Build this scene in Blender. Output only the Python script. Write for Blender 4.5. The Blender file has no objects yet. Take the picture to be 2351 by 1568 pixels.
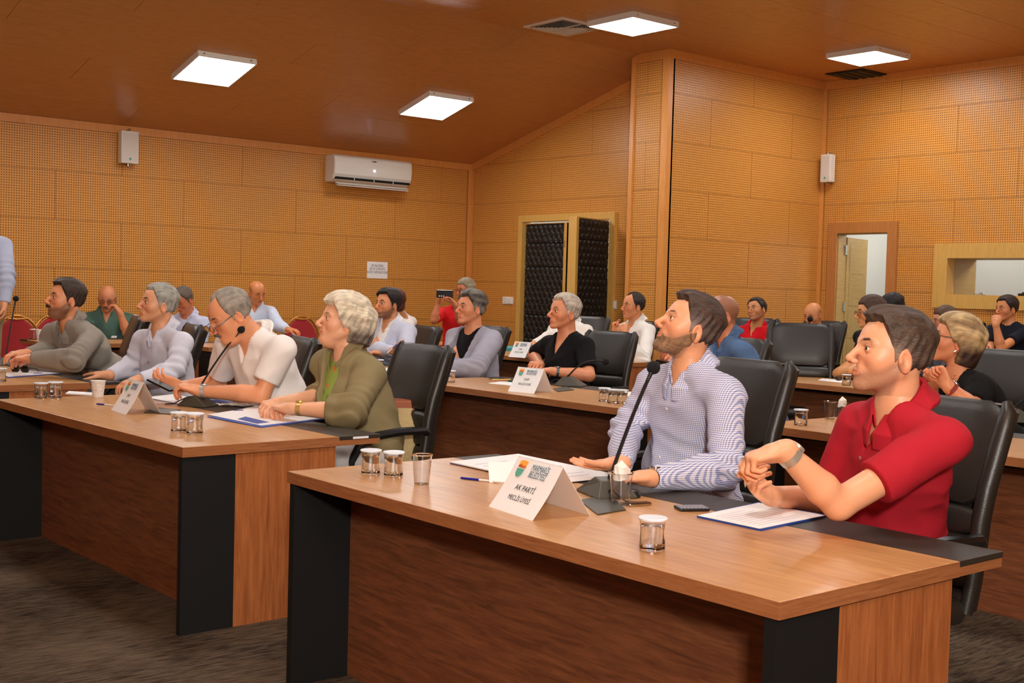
import bpy, math, random, sys
import numpy as np
from math import sin, cos, pi, radians
from mathutils import Vector, Matrix
random.seed(7)
SC = bpy.context.scene
COL = SC.collection
np.seterr(all='ignore')

# ------------------------------------------------------------------ camera
FPX = 2793.4
CAM_H = 1.40
YAW, PITCH, ROLL = .693351, -.042166, .027667
_f = np.array([sin(YAW)*cos(PITCH), cos(YAW)*cos(PITCH), sin(PITCH)])
_r = np.array([cos(YAW), -sin(YAW), 0.])
_u = np.cross(_r, _f)
CM = np.array([cos(ROLL)*_r+sin(ROLL)*_u, -sin(ROLL)*_r+cos(ROLL)*_u, _f])   # rows: right, up, forward
CP = np.array([0., 0., CAM_H])
cd = bpy.data.cameras.new('camera')
cd.sensor_width = 36.0
cd.lens = FPX*36/2351
cd.clip_start = .05
cam = bpy.data.objects.new('camera', cd)
COL.objects.link(cam)
mw = Matrix.Identity(4)
for i in range(3):
    mw[i][0] = CM[0][i]; mw[i][1] = CM[1][i]; mw[i][2] = -CM[2][i]; mw[i][3] = CP[i]
cam.matrix_world = mw
SC.camera = cam

# survey helpers: turn a measured direction of the photograph into a point on a real plane
def ray(x, y): return CM.T @ np.array([(x-1175.5)/FPX, -(y-784)/FPX, 1.])
def on_z(x, y, z): d = ray(x, y); return CP+d*(z-CAM_H)/d[2]
def on_x(x, y, X): d = ray(x, y); return CP+d*X/d[0]
def on_y(x, y, Y): d = ray(x, y); return CP+d*Y/d[1]
def at(x, y, D): return CP+ray(x, y)*D

# ------------------------------------------------------------------ world, exposure
w = bpy.data.worlds.new('room_air'); SC.world = w; w.use_nodes = True
w.node_tree.nodes['Background'].inputs[0].default_value = (1.0, .95, .9, 1)
w.node_tree.nodes['Background'].inputs[1].default_value = .12
SC.view_settings.view_transform = 'Standard'
SC.view_settings.look = 'None'
SC.view_settings.exposure = 0.16
SC.view_settings.gamma = 1.0
SC.view_settings.use_curve_mapping = False
SC.cycles.max_bounces = 12; SC.cycles.transmission_bounces = 12; SC.cycles.diffuse_bounces = 6; SC.cycles.glossy_bounces = 5
SC.cycles.use_denoising = True
LAMP_E = 26.0     # emission of the ceiling light panels

# the photographer's bounced flash: a soft light from the ceiling side behind the camera
def area_light(name, loc, target, size, power, color):
    l = bpy.data.lights.new(name, 'AREA'); l.shape = 'SQUARE'; l.size = size; l.energy = power; l.color = color
    o = bpy.data.objects.new(name, l); COL.objects.link(o); o.location = loc
    o.rotation_euler = (Vector(target)-Vector(loc)).to_track_quat('-Z', 'Y').to_euler()
    return o
area_light('flash_fill', (.4, -1.2, 3.2), (4.5, 5.0, .8), 1.6, 45, (1.0, .97, .93))
area_light('flash_up', (-.9, -1.5, 2.5), (.9, 1.2, 4.0), .4, 260, (1.0, .96, .9))

# ------------------------------------------------------------------ materials
MATS = {}
def srgb(r, g, b):
    f = lambda c: (c/12.92 if c <= .04045 else ((c+.055)/1.055)**2.4)
    return (f(r/255), f(g/255), f(b/255), 1)
def newmat(name):
    m = bpy.data.materials.new(name); m.use_nodes = True
    nt = m.node_tree; b = nt.nodes['Principled BSDF']
    MATS[name] = m
    return m, nt, b
def N(nt, t, **k):
    n = nt.nodes.new(t)
    for a, v in k.items():
        if a.startswith('i_'):
            key = a[2:]
            n.inputs[int(key) if key.isdigit() else key].default_value = v
        else: setattr(n, a, v)
    return n
def L(nt, a, b): nt.links.new(a, b)
def plain(name, col, rough=.5, metal=0., noise=0., nscale=40., bump=0., bscale=200., spec=.5, coat=0., sheen=0.):
    m, nt, b = newmat(name)
    b.inputs['Roughness'].default_value = rough; b.inputs['Metallic'].default_value = metal
    b.inputs['Specular IOR Level'].default_value = spec
    b.inputs['Coat Weight'].default_value = coat
    if sheen: b.inputs['Sheen Weight'].default_value = sheen
    tc = N(nt, 'ShaderNodeTexCoord')
    n = N(nt, 'ShaderNodeTexNoise'); n.inputs['Scale'].default_value = nscale; n.inputs['Detail'].default_value = 4
    L(nt, tc.outputs['Object'], n.inputs['Vector'])
    mx = N(nt, 'ShaderNodeMix', data_type='RGBA')
    mx.inputs[6].default_value = col
    mx.inputs[7].default_value = tuple(c*(1-noise) for c in col[:3])+(1,)
    L(nt, n.outputs['Fac'], mx.inputs[0]); L(nt, mx.outputs[2], b.inputs['Base Color'])
    if bump:
        n2 = N(nt, 'ShaderNodeTexNoise'); n2.inputs['Scale'].default_value = bscale; n2.inputs['Detail'].default_value = 3
        L(nt, tc.outputs['Object'], n2.inputs['Vector'])
        bp = N(nt, 'ShaderNodeBump'); bp.inputs['Strength'].default_value = bump; bp.inputs['Distance'].default_value = .004
        L(nt, n2.outputs['Fac'], bp.inputs['Height']); L(nt, bp.outputs['Normal'], b.inputs['Normal'])
    return m
def wood(name, c1, c2, stretch, rough=.4, spec=.5, scale=1.0, holes=None, mid=.5):
    # grain: noise stretched along one axis
    m, nt, b = newmat(name)
    tc = N(nt, 'ShaderNodeTexCoord'); mp = N(nt, 'ShaderNodeMapping')
    mp.inputs['Scale'].default_value = stretch
    L(nt, tc.outputs['Object'], mp.inputs['Vector'])
    n = N(nt, 'ShaderNodeTexNoise'); n.inputs['Scale'].default_value = 6*scale; n.inputs['Detail'].default_value = 6; n.inputs['Distortion'].default_value = .6
    n.inputs['Roughness'].default_value = .62
    L(nt, mp.outputs[0], n.inputs['Vector'])
    cr = N(nt, 'ShaderNodeValToRGB'); cr.color_ramp.elements[0].color = c2; cr.color_ramp.elements[1].color = c1
    cr.color_ramp.elements[0].position = mid-.2; cr.color_ramp.elements[1].position = mid+.2
    L(nt, n.outputs['Fac'], cr.inputs[0])
    b.inputs['Roughness'].default_value = rough; b.inputs['Specular IOR Level'].default_value = spec
    out = cr.outputs[0]
    if holes:
        p, r = holes
        sp = N(nt, 'ShaderNodeSeparateXYZ'); L(nt, tc.outputs['Object'], sp.inputs[0])
        def M(op, a, bb=None):
            x = N(nt, 'ShaderNodeMath', operation=op)
            if hasattr(a, 'links') or isinstance(a, bpy.types.NodeSocket): L(nt, a, x.inputs[0])
            else: x.inputs[0].default_value = a
            if bb is not None:
                if isinstance(bb, bpy.types.NodeSocket): L(nt, bb, x.inputs[1])
                else: x.inputs[1].default_value = bb
            return x.outputs[0]
        u = M('SUBTRACT', M('FRACT', M('DIVIDE', sp.outputs[0], p)), .5)
        v = M('SUBTRACT', M('FRACT', M('DIVIDE', sp.outputs[2], p)), .5)
        d = M('SQRT', M('ADD', M('MULTIPLY', u, u), M('MULTIPLY', v, v)))
        h = N(nt, 'ShaderNodeMapRange'); h.inputs[1].default_value = r/p*.85; h.inputs[2].default_value = r/p*1.15
        L(nt, d, h.inputs[0])
        mx = N(nt, 'ShaderNodeMix', data_type='RGBA'); mx.inputs[6].default_value = srgb(98, 52, 18)
        L(nt, h.outputs[0], mx.inputs[0]); L(nt, out, mx.inputs[7]); out = mx.outputs[2]
        bp = N(nt, 'ShaderNodeBump'); bp.inputs['Strength'].default_value = .6; bp.inputs['Distance'].default_value = .004
        L(nt, h.outputs[0], bp.inputs['Height']); L(nt, bp.outputs['Normal'], b.inputs['Normal'])
    L(nt, out, b.inputs['Base Color'])
    return m
WALLC1, WALLC2 = srgb(228, 162, 78), srgb(214, 146, 62)
M_PANEL = wood('perforated_oak_veneer', WALLC1, WALLC2, (1, 1, 14), .38, .5, 1.2, holes=(.0265, .0060))
M_PANELP = wood('plain_oak_veneer', WALLC1, WALLC2, (1, 1, 14), .38, .5, 1.2)
M_WALLTRIM = wood('oak_trim', srgb(226, 156, 80), srgb(214, 142, 66), (6, 6, 1), .4)
M_JOINT = plain('dark_joint', srgb(96, 56, 26), .9)
M_CEIL = wood('brown_ceiling_board', srgb(208, 146, 88), srgb(196, 136, 78), (1.5, 5, 5), .27, .5, .8)
M_SEAM = plain('ceiling_seam', srgb(214, 160, 112), .6)
M_FRAME = wood('yellow_oak', srgb(222, 178, 96), srgb(206, 158, 76), (8, 8, .8), .45)
M_DOORLEAF = wood('olive_oak_door', srgb(190, 156, 92), srgb(172, 138, 76), (.8, .8, 9), .5)
M_BROWNTRIM = wood('brown_oak', srgb(196, 132, 72), srgb(178, 114, 58), (8, 8, .8), .45)
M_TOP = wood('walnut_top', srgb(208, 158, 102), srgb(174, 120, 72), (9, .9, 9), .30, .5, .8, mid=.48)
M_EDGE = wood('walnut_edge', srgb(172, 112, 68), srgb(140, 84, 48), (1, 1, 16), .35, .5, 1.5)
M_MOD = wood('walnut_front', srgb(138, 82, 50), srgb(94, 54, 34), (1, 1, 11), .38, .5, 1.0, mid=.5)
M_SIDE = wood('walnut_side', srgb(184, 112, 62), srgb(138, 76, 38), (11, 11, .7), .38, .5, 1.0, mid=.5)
M_STRIP = plain('charcoal_strip', srgb(50, 43, 34), .5, noise=.1)
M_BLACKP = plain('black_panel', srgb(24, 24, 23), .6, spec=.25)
M_LEATHER = plain('black_leather', srgb(40, 36, 31), .38, noise=.15, bump=.15, bscale=260, spec=.5)
M_BLACKPL = plain('black_plastic', srgb(20, 20, 21), .38)
M_MICBASE = plain('dark_olive_plastic', srgb(66, 62, 50), .45)
M_FOAM = plain('black_foam', srgb(14, 14, 15), .95, bump=.5, bscale=700)
M_CHROME = plain('chrome', srgb(200, 200, 200), .18, 1.0)
M_GOLD = plain('gold', srgb(226, 182, 110), .28, 1.0)
M_GOLDFR = plain('gold_frame', srgb(198, 140, 66), .35, .7)
M_REDV = plain('red_velvet', srgb(176, 20, 26), .8, noise=.35, nscale=60, sheen=.3)
M_WHITE = plain('white_plastic', srgb(232, 228, 218), .4)
M_WALLW = plain('white_paint', srgb(216, 216, 212), .8)
M_PAPER = plain('white_paper', srgb(242, 240, 238), .7)
M_BLUEP = plain('blue_folder', srgb(36, 78, 168), .5)
M_TEAL = plain('teal_folder', srgb(60, 150, 158), .5)
M_PEN = plain('blue_pen', srgb(18, 24, 140), .3)
M_INK = plain('dark_ink', srgb(70, 66, 66), .8)
M_INKB = plain('blue_grey_ink', srgb(80, 110, 126), .8)
M_ORANGE = plain('orange_print', srgb(246, 166, 60), .8)
M_REDP = plain('red_print', srgb(220, 84, 60), .8)
M_GREENP = plain('green_print', srgb(92, 170, 148), .8)
M_FOIL = plain('foil_lid', srgb(224, 232, 240), .35, .0)
M_DARK = plain('dark_gap', srgb(12, 10, 9), .9)
M_PHONE = plain('phone_black', srgb(16, 16, 18), .15)
M_STRAW = plain('woven_straw', srgb(214, 188, 134), .9, noise=.4, nscale=90, bump=.8, bscale=120)
M_TAN = plain('tan_leather', srgb(160, 84, 46), .5)
M_TISSUE = plain('tissue', srgb(240, 232, 220), .9)

def mk_glass():
    m, nt, b = newmat('clear_glass')
    b.inputs['Base Color'].default_value = (.98, .99, 1, 1)
    b.inputs['Roughness'].default_value = .02; b.inputs['IOR'].default_value = 1.45; b.inputs['Transmission Weight'].default_value = 1.
    return m
M_GLASS = mk_glass()
def mk_water():
    m, nt, b = newmat('water')
    b.inputs['Base Color'].default_value = (.97, .99, 1, 1)
    b.inputs['Roughness'].default_value = .0; b.inputs['IOR'].default_value = 1.33; b.inputs['Transmission Weight'].default_value = 1.
    return m
M_WATER = mk_water()
def mk_emit(name, col, e):
    m, nt, b = newmat(name)
    b.inputs['Base Color'].default_value = (.8, .8, .8, 1)
    b.inputs['Emission Color'].default_value = col; b.inputs['Emission Strength'].default_value = e
    return m
M_LAMP = mk_emit('light_diffuser', (1.0, .985, .965, 1), LAMP_E)
M_LED = mk_emit('blue_led', (.6, .6, 1, 1), 6)
def mk_carpet():
    m, nt, b = newmat('carpet')
    tc = N(nt, 'ShaderNodeTexCoord')
    mp = N(nt, 'ShaderNodeMapping'); mp.inputs['Scale'].default_value = (2.2, 14, 1); mp.inputs['Rotation'].default_value = (0, 0, radians(-8))
    L(nt, tc.outputs['Object'], mp.inputs['Vector'])
    n1 = N(nt, 'ShaderNodeTexNoise'); n1.inputs['Scale'].default_value = 4; n1.inputs['Detail'].default_value = 8; n1.inputs['Roughness'].default_value = .72
    L(nt, mp.outputs[0], n1.inputs['Vector'])
    n2 = N(nt, 'ShaderNodeTexNoise'); n2.inputs['Scale'].default_value = 1.6; n2.inputs['Detail'].default_value = 3
    L(nt, tc.outputs['Object'], n2.inputs['Vector'])
    ad = N(nt, 'ShaderNodeMath', operation='ADD'); L(nt, n1.outputs['Fac'], ad.inputs[0])
    ml = N(nt, 'ShaderNodeMath', operation='MULTIPLY'); L(nt, n2.outputs['Fac'], ml.inputs[0]); ml.inputs[1].default_value = .6
    L(nt, ml.outputs[0], ad.inputs[1])
    cr = N(nt, 'ShaderNodeValToRGB'); e = cr.color_ramp.elements
    e[0].position = .64; e[0].color = srgb(40, 30, 24); e[1].position = .95; e[1].color = srgb(112, 96, 78)
    L(nt, ad.outputs[0], cr.inputs[0]); L(nt, cr.outputs[0], b.inputs['Base Color'])
    b.inputs['Roughness'].default_value = .95; b.inputs['Specular IOR Level'].default_value = .1
    n3 = N(nt, 'ShaderNodeTexNoise'); n3.inputs['Scale'].default_value = 260
    L(nt, tc.outputs['Object'], n3.inputs['Vector'])
    bp = N(nt, 'ShaderNodeBump'); bp.inputs['Strength'].default_value = .8; bp.inputs['Distance'].default_value = .006
    L(nt, n3.outputs['Fac'], bp.inputs['Height']); L(nt, bp.outputs['Normal'], b.inputs['Normal'])
    return m
M_CARPET = mk_carpet()
def mk_attr(name, rough, spec=.5, bump=0., bscale=(1, 1, 1), bs=300., sub=0., bdist=.002):
    m, nt, b = newmat(name)
    a = N(nt, 'ShaderNodeAttribute'); a.attribute_name = 'Tint'
    L(nt, a.outputs['Color'], b.inputs['Base Color'])
    b.inputs['Roughness'].default_value = rough; b.inputs['Specular IOR Level'].default_value = spec
    if sub:
        b.inputs['Subsurface Weight'].default_value = sub; b.inputs['Subsurface Radius'].default_value = (.012, .005, .003); b.inputs['Subsurface Scale'].default_value = 1.0
    if bump:
        tc = N(nt, 'ShaderNodeTexCoord'); mp = N(nt, 'ShaderNodeMapping'); mp.inputs['Scale'].default_value = bscale
        L(nt, tc.outputs['Object'], mp.inputs['Vector'])
        n = N(nt, 'ShaderNodeTexNoise'); n.inputs['Scale'].default_value = bs; n.inputs['Detail'].default_value = 3
        L(nt, mp.outputs[0], n.inputs['Vector'])
        bp = N(nt, 'ShaderNodeBump'); bp.inputs['Strength'].default_value = bump; bp.inputs['Distance'].default_value = bdist
        L(nt, n.outputs['Fac'], bp.inputs['Height']); L(nt, bp.outputs['Normal'], b.inputs['Normal'])
    return m
M_SKIN = mk_attr('skin', .42, .4, bump=.25, bs=260, sub=.12)
M_HAIR = mk_attr('hair', .5, .35, bump=.8, bscale=(.22, 1, .55), bs=330, bdist=.006)
M_CLOTH = mk_attr('woven_cloth', .85, .2, bump=.2, bs=500)
M_EYE = plain('eye_white', srgb(226, 216, 208), .2)
M_IRIS = plain('iris', srgb(46, 28, 18), .15)
def mk_check():
    m, nt, b = newmat('blue_check_cloth')
    tc = N(nt, 'ShaderNodeTexCoord'); sp = N(nt, 'ShaderNodeSeparateXYZ')
    mp = N(nt, 'ShaderNodeMapping'); mp.inputs['Rotation'].default_value = (0, 0, radians(-88))
    L(nt, tc.outputs['Object'], mp.inputs['Vector']); L(nt, mp.outputs[0], sp.inputs[0])
    def M(op, a, bb=None):
        x = N(nt, 'ShaderNodeMath', operation=op); L(nt, a, x.inputs[0])
        if bb is not None:
            if isinstance(bb, bpy.types.NodeSocket): L(nt, bb, x.inputs[1])
            else: x.inputs[1].default_value = bb
        return x.outputs[0]
    P = .0070
    ln = []
    for ax in (0, 2):
        fr = M('FRACT', M('DIVIDE', sp.outputs[ax], P)); ln.append(M('LESS_THAN', fr, .42))
    s = M('MULTIPLY', M('ADD', ln[0], ln[1]), .5)
    cr = N(nt, 'ShaderNodeValToRGB'); e = cr.color_ramp.elements
    e[0].position = 0; e[0].color = srgb(226, 222, 226); e[1].position = 1; e[1].color = srgb(108, 118, 168)
    k = e.new(.5); k.color = srgb(176, 180, 208)
    L(nt, s, cr.inputs[0]); L(nt, cr.outputs[0], b.inputs['Base Color'])
    b.inputs['Roughness'].default_value = .85; b.inputs['Specular IOR Level'].default_value = .2
    return m
M_CHECK = mk_check()
def mk_cupprint():
    m, nt, b = newmat('printed_cup')
    tc = N(nt, 'ShaderNodeTexCoord')
    n = N(nt, 'ShaderNodeTexNoise'); n.inputs['Scale'].default_value = 55; n.inputs['Detail'].default_value = 1; n.inputs['Distortion'].default_value = 2.5
    L(nt, tc.outputs['Object'], n.inputs['Vector'])
    cr = N(nt, 'ShaderNodeValToRGB'); cr.color_ramp.interpolation = 'CONSTANT'; e = cr.color_ramp.elements
    e[0].position = 0; e[0].color = srgb(236, 230, 222); e[1].position = .485; e[1].color = srgb(110, 104, 100)
    k = e.new(.52); k.color = srgb(236, 230, 222)
    L(nt, n.outputs['Fac'], cr.inputs[0]); L(nt, cr.outputs[0], b.inputs['Base Color'])
    return m
M_CUP = mk_cupprint()
def mk_checkercase():
    m, nt, b = newmat('chequered_case')
    tc = N(nt, 'ShaderNodeTexCoord'); c = N(nt, 'ShaderNodeTexChecker'); c.inputs['Scale'].default_value = 170
    c.inputs[1].default_value = srgb(40, 40, 46); c.inputs[2].default_value = srgb(170, 170, 176)
    L(nt, tc.outputs['Object'], c.inputs['Vector']); L(nt, c.outputs[0], b.inputs['Base Color']); b.inputs['Roughness'].default_value = .3
    return m
M_CHK = mk_checkercase()

# ------------------------------------------------------------------ mesh helpers
class G:
    def __init__(s): s.v = []; s.f = []
    def add(s, v, f):
        o = len(s.v); s.v += [tuple(p) for p in v]; s.f += [tuple(i+o for i in q) for q in f]; return s
    def box(s, lo, hi, M=None):
        x0, y0, z0 = lo; x1, y1, z1 = hi
        v = [(x0, y0, z0), (x1, y0, z0), (x1, y1, z0), (x0, y1, z0), (x0, y0, z1), (x1, y0, z1), (x1, y1, z1), (x0, y1, z1)]
        if M is not None: v = [tuple(M @ Vector(p)) for p in v]
        return s.add(v, [(0, 3, 2, 1), (4, 5, 6, 7), (0, 1, 5, 4), (1, 2, 6, 5), (2, 3, 7, 6), (3, 0, 4, 7)])
    def prism(s, poly, a, b, ax=2):
        n = len(poly)
        def p3(p, h):
            return (p[0], p[1], h) if ax == 2 else ((p[0], h, p[1]) if ax == 1 else (h, p[0], p[1]))
        v = [p3(p, a) for p in poly]+[p3(p, b) for p in poly]
        f = [tuple(range(n))[::-1], tuple(range(n, 2*n))]+[(i, (i+1) % n, n+(i+1) % n, n+i) for i in range(n)]
        return s.add(v, f)
    def lathe(s, prof, n=20, c=(0, 0, 0), M=None, cap=True):
        v = []
        for r, z in prof:
            for k in range(n):
                a = 2*pi*k/n; p = (c[0]+r*cos(a), c[1]+r*sin(a), c[2]+z); v.append(tuple(M @ Vector(p)) if M is not None else p)
        f = []
        for i in range(len(prof)-1):
            for k in range(n): f.append((i*n+k, i*n+(k+1) % n, (i+1)*n+(k+1) % n, (i+1)*n+k))
        if cap:
            f.append(tuple(range(n))[::-1]); f.append(tuple((len(prof)-1)*n+k for k in range(n)))
        return s.add(v, f)
    def tube(s, pts, r, n=8):
        pts = [Vector(p) for p in pts]; v = []; f = []; m = len(pts)
        rr = r if isinstance(r, (list, tuple)) else [r]*m
        pn = None
        for i, p in enumerate(pts):
            t = (pts[min(i+1, m-1)]-pts[max(i-1, 0)]).normalized()
            if pn is None:
                pn = t.orthogonal().normalized()
            pn = (pn-t*pn.dot(t)).normalized(); b = t.cross(pn)
            for k in range(n):
                a = 2*pi*k/n; v.append(tuple(p+(pn*cos(a)+b*sin(a))*rr[i]))
        for i in range(m-1):
            for k in range(n): f.append((i*n+k, i*n+(k+1) % n, (i+1)*n+(k+1) % n, (i+1)*n+k))
        f.append(tuple(range(n))[::-1]); f.append(tuple((m-1)*n+k for k in range(n)))
        return s.add(v, f)
    def sphere(s, c, r, n=14, m=8):
        rr = r if isinstance(r, (list, tuple)) else (r, r, r); v = [(c[0], c[1], c[2]-rr[2])]; f = []
        for i in range(1, m):
            a = -pi/2+pi*i/m
            for k in range(n):
                b = 2*pi*k/n; v.append((c[0]+rr[0]*cos(a)*cos(b), c[1]+rr[1]*cos(a)*sin(b), c[2]+rr[2]*sin(a)))
        v.append((c[0], c[1], c[2]+rr[2]))
        for k in range(n):
            f.append((0, 1+(k+1) % n, 1+k)); f.append((len(v)-1, 1+(m-2)*n+k, 1+(m-2)*n+(k+1) % n))
        for i in range(m-2):
            for k in range(n): f.append((1+i*n+k, 1+i*n+(k+1) % n, 1+(i+1)*n+(k+1) % n, 1+(i+1)*n+k))
        return s.add(v, f)
    def obj(s, name, mat, parent=None, smooth=False, bevel=0., seg=2, loc=None, rot=None):
        me = bpy.data.meshes.new(name); me.from_pydata(s.v, [], s.f); me.materials.append(mat)
        if smooth:
            me.polygons.foreach_set('use_smooth', [True]*len(me.polygons))
            if hasattr(me, 'set_sharp_from_angle'): me.set_sharp_from_angle(angle=radians(40))
        o = bpy.data.objects.new(name, me); COL.objects.link(o)
        if parent is not None: o.parent = parent
        if loc is not None: o.location = loc
        if rot is not None: o.rotation_euler = rot
        if bevel:
            b = o.modifiers.new('edge', 'BEVEL'); b.width = bevel; b.segments = seg; b.limit_method = 'ANGLE'
        return o
def tag(o, label, cat, group=None):
    o['label'] = label; o['category'] = cat
    if group: o['group'] = group
    return o
def thing(name, label, cat, loc=(0, 0, 0), rz=0., group=None):
    o = bpy.data.objects.new(name, None); COL.objects.link(o); o.empty_display_size = .1
    o.location = loc; o.rotation_euler = (0, 0, rz)
    return tag(o, label, cat, group)
def struct(o): o['kind'] = 'structure'; return o
def dup(root, loc, rz, label, group=None):
    r = root.copy(); COL.objects.link(r); r.location = loc; r.rotation_euler = (0, 0, rz); r['label'] = label
    if group: r['group'] = group
    for ch in list(root.children):
        c = ch.copy(); COL.objects.link(c); c.parent = r
        for g in ch.children:
            d = g.copy(); COL.objects.link(d); d.parent = c
    return r
def text(body, size, mat, parent, M, name='lettering', align='CENTER', squeeze=1.0, bold=0.0):
    c = bpy.data.curves.new(name, 'FONT'); c.body = body; c.size = size; c.align_x = align; c.align_y = 'CENTER'; c.extrude = .0002
    c.offset = bold; c.materials.append(mat)
    tmp = bpy.data.objects.new(name, c); me = bpy.data.meshes.new_from_object(tmp); me.name = name
    o = bpy.data.objects.new(name, me); COL.objects.link(o); o.parent = parent
    bpy.data.objects.remove(tmp)
    o.matrix_local = M @ Matrix.Diagonal((squeeze, 1, 1, 1)); return o

# ------------------------------------------------------------------ room
SW = 13.4/13.0
YB = 13.4; X1 = 10.02*SW; X2 = 9.57*SW; X3 = 12.3*SW; YC = 9.03*SW; YL = 9.57*SW
ZE = 1.4+1.67*SW; YBR = 9.45*SW; SLOPE = .2635; ZF = ZE+SLOPE*(YB-YBR)
XN, YN = -3.2, -3.4            # walls behind the camera
def ceil_z(y): return ZF if y <= YBR else ZE+SLOPE*(YB-y)
PH = .53; PW = 1.48; Z0 = 1.505
ROWS = [Z0+PH*k for k in range(-3, 6)]

def clip_poly(poly, a, b, c):      # keep a*u+b*v<=c
    out = []
    for i in range(len(poly)):
        p, q = poly[i], poly[(i+1) % len(poly)]
        fp = a*p[0]+b*p[1]-c; fq = a*q[0]+b*q[1]-c
        if fp <= 0: out.append(p)
        if (fp < 0 < fq) or (fq < 0 < fp):
            t = fp/(fp-fq); out.append((p[0]+(q[0]-p[0])*t, p[1]+(q[1]-p[1])*t))
    return out
def panel_wall(name, origin, rz, width, top, openings, uoff, zmin=.0, plain_panels=False, margin=(.05, .05), slope=None):
    """wall sheet with recessed dark joints; each veneered panel is its own piece. u runs along the wall, v is height"""
    root = struct(thing(name, '', '', origin, rz)); del root['category']; del root['label']
    # backing built round the openings
    g = G()
    us = sorted({0, width, *[o[0] for o in openings], *[o[1] for o in openings]})
    for a, b in zip(us[:-1], us[1:]):
        op = [o for o in openings if o[0] <= a+1e-6 and o[1] >= b-1e-6]
        segs = [(0, top)]
        for o in op:
            n = []
            for s0, s1 in segs:
                if o[2] > s0: n.append((s0, min(s1, o[2])))
                if o[3] < s1: n.append((max(s0, o[3]), s1))
            segs = n
        for s0, s1 in segs:
            poly = [(a, s0), (b, s0), (b, s1), (a, s1)]
            if slope: poly = clip_poly(poly, *slope)
            if len(poly) > 2: g.prism(poly, .012, .10, 1)
    bk = g.obj('backing', M_JOINT, root)
    ML, MR = margin
    for ri, z in enumerate(ROWS):
        z0, z1 = max(z, zmin), min(z+PH, top-.09 if not slope else top)
        if z1-z0 < .03: continue
        k0 = int(math.floor((0-uoff)/PW))-2
        for k in range(k0, k0+int(width/PW)+6):
            a = uoff+PW*(k+(.5 if ri % 2 else 0)); b = a+PW
            a2, b2 = max(a, ML), min(b, width-MR)
            if b2-a2 < .02: continue
            rects = [(a2, b2, z0, z1)]
            for o in openings:
                nr = []
                for (p, q, s, t) in rects:
                    if q <= o[0] or p >= o[1] or t <= o[2] or s >= o[3]: nr.append((p, q, s, t)); continue
                    if p < o[0]: nr.append((p, o[0], s, t))
                    if q > o[1]: nr.append((o[1], q, s, t))
                    p2, q2 = max(p, o[0]), min(q, o[1])
                    if s < o[2]: nr.append((p2, q2, s, o[2]))
                    if t > o[3]: nr.append((p2, q2, o[3], t))
                rects = nr
            for (p, q, s, t) in rects:
                gp = .002
                poly = [(p+gp, s+gp), (q-gp, s+gp), (q-gp, t-gp), (p+gp, t-gp)]
                if slope: poly = clip_poly(poly, slope[0], slope[1], slope[2]-.10)
                if len(poly) < 3: continue
                gg = G().prism([(x-a, y-z) for x, y in poly], 0, .012, 1)
                gg.obj('panel', M_PANELP if plain_panels else M_PANEL, root, loc=(a, 0, z))
    return root
# left wall: faces -Y
wl = panel_wall('wall_left', (XN, YB, 0), 0, X1-XN, ZE, [], (4.63-XN) % PW, margin=(.02, .07))
G().box((0, -.012, ZE-.09), (X1-XN, .01, ZE)).obj('top_trim', M_WALLTRIM, wl)
G().box((X1-XN-.06, -.014, 0), (X1-XN, .01, ZE-.09)).obj('corner_trim', M_WALLTRIM, wl)
# back wall: plane X = X1, faces -X; u runs from the left wall towards the viewer (-Y)
def sx(v): return 1.4+(v-1.4)*SW
DU0, DU1, DZ = YB-11.95*SW, YB-10.2*SW, sx(2.35)       # double door outer frame
FR = .085
wb_slope = (-SLOPE, 1.0, ZE)
wb = panel_wall('wall_back', (X1, YB, 0), -pi/2, YB-YL+.4, 4.2, [(DU0+FR*.5, DU1-FR*.5, 0, DZ-FR*.5)], .93, slope=wb_slope, margin=(.07, .0))
g = G(); u1 = YB-YL+.4
g.prism([(0, ZE-.1), (u1, ZE-.1+SLOPE*u1), (u1, ZE+SLOPE*u1), (0, ZE)], -.012, .012, 1)
g.obj('top_trim', M_WALLTRIM, wb)
G().box((0, -.014, 0), (.06, .01, ZE-.09)).obj('corner_trim', M_WALLTRIM, wb)
# pillar: narrow face X = X2 (faces -X) and wide face Y = YC (faces -Y)
wp = panel_wall('wall_pillar_side', (X2, YL, 0), -pi/2, YL-YC, ZF, [], -.5, margin=(.055, .075))
G().box((0, -.02, 0), (.055, .01, ZF)).box((YL-YC-.075, -.02, 0), (YL-YC+.02, .01, ZF)).box((.055, -.016, ZF-.1), (YL-YC-.075, .01, ZF)).obj('corner_trim', M_WALLTRIM, wp)
wq = panel_wall('wall_pillar_front', (X2, YC, 0), 0, X3-X2, ZF, [], .72, margin=(.055, .0))
G().box((0, -.02, 0), (.055, .01, ZF)).obj('corner_trim', M_WALLTRIM, wq)
G().box((.055, -.014, ZF-.092), (X3-X2, .01, ZF)).obj('top_trim', M_WALLTRIM, wq)
# return of the pillar behind
struct(G().box((X2, YL-.02, 0), (X1+.02, YL, ceil_z(YL)+.02)).obj('wall_pillar_return', M_PANELP))
# right wall: plane X = X3 faces -X
RD0, RD1, RDZ = YC-8.88*SW, YC-7.94*SW, sx(2.31)
RW0, RW1, RWZ0, RWZ1 = YC-7.46*SW, YC-5.2*SW, sx(1.335), sx(2.05)
wr = panel_wall('wall_right', (X3, YC, 0), -pi/2, YC-YN, ZF, [(RD0+.07, RD1-.07, 0, RDZ-.07), (RW0+.05, RW1-.05, RWZ0+.05, RWZ1-.05)], .35, margin=(.06, .02))
G().box((0, -.016, 0), (.05, .01, ZF)).obj('corner_trim', M_WALLTRIM, wr)
G().box((.05, -.014, ZF-.092), (YC-YN, .01, ZF)).obj('top_trim', M_WALLTRIM, wr)
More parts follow.
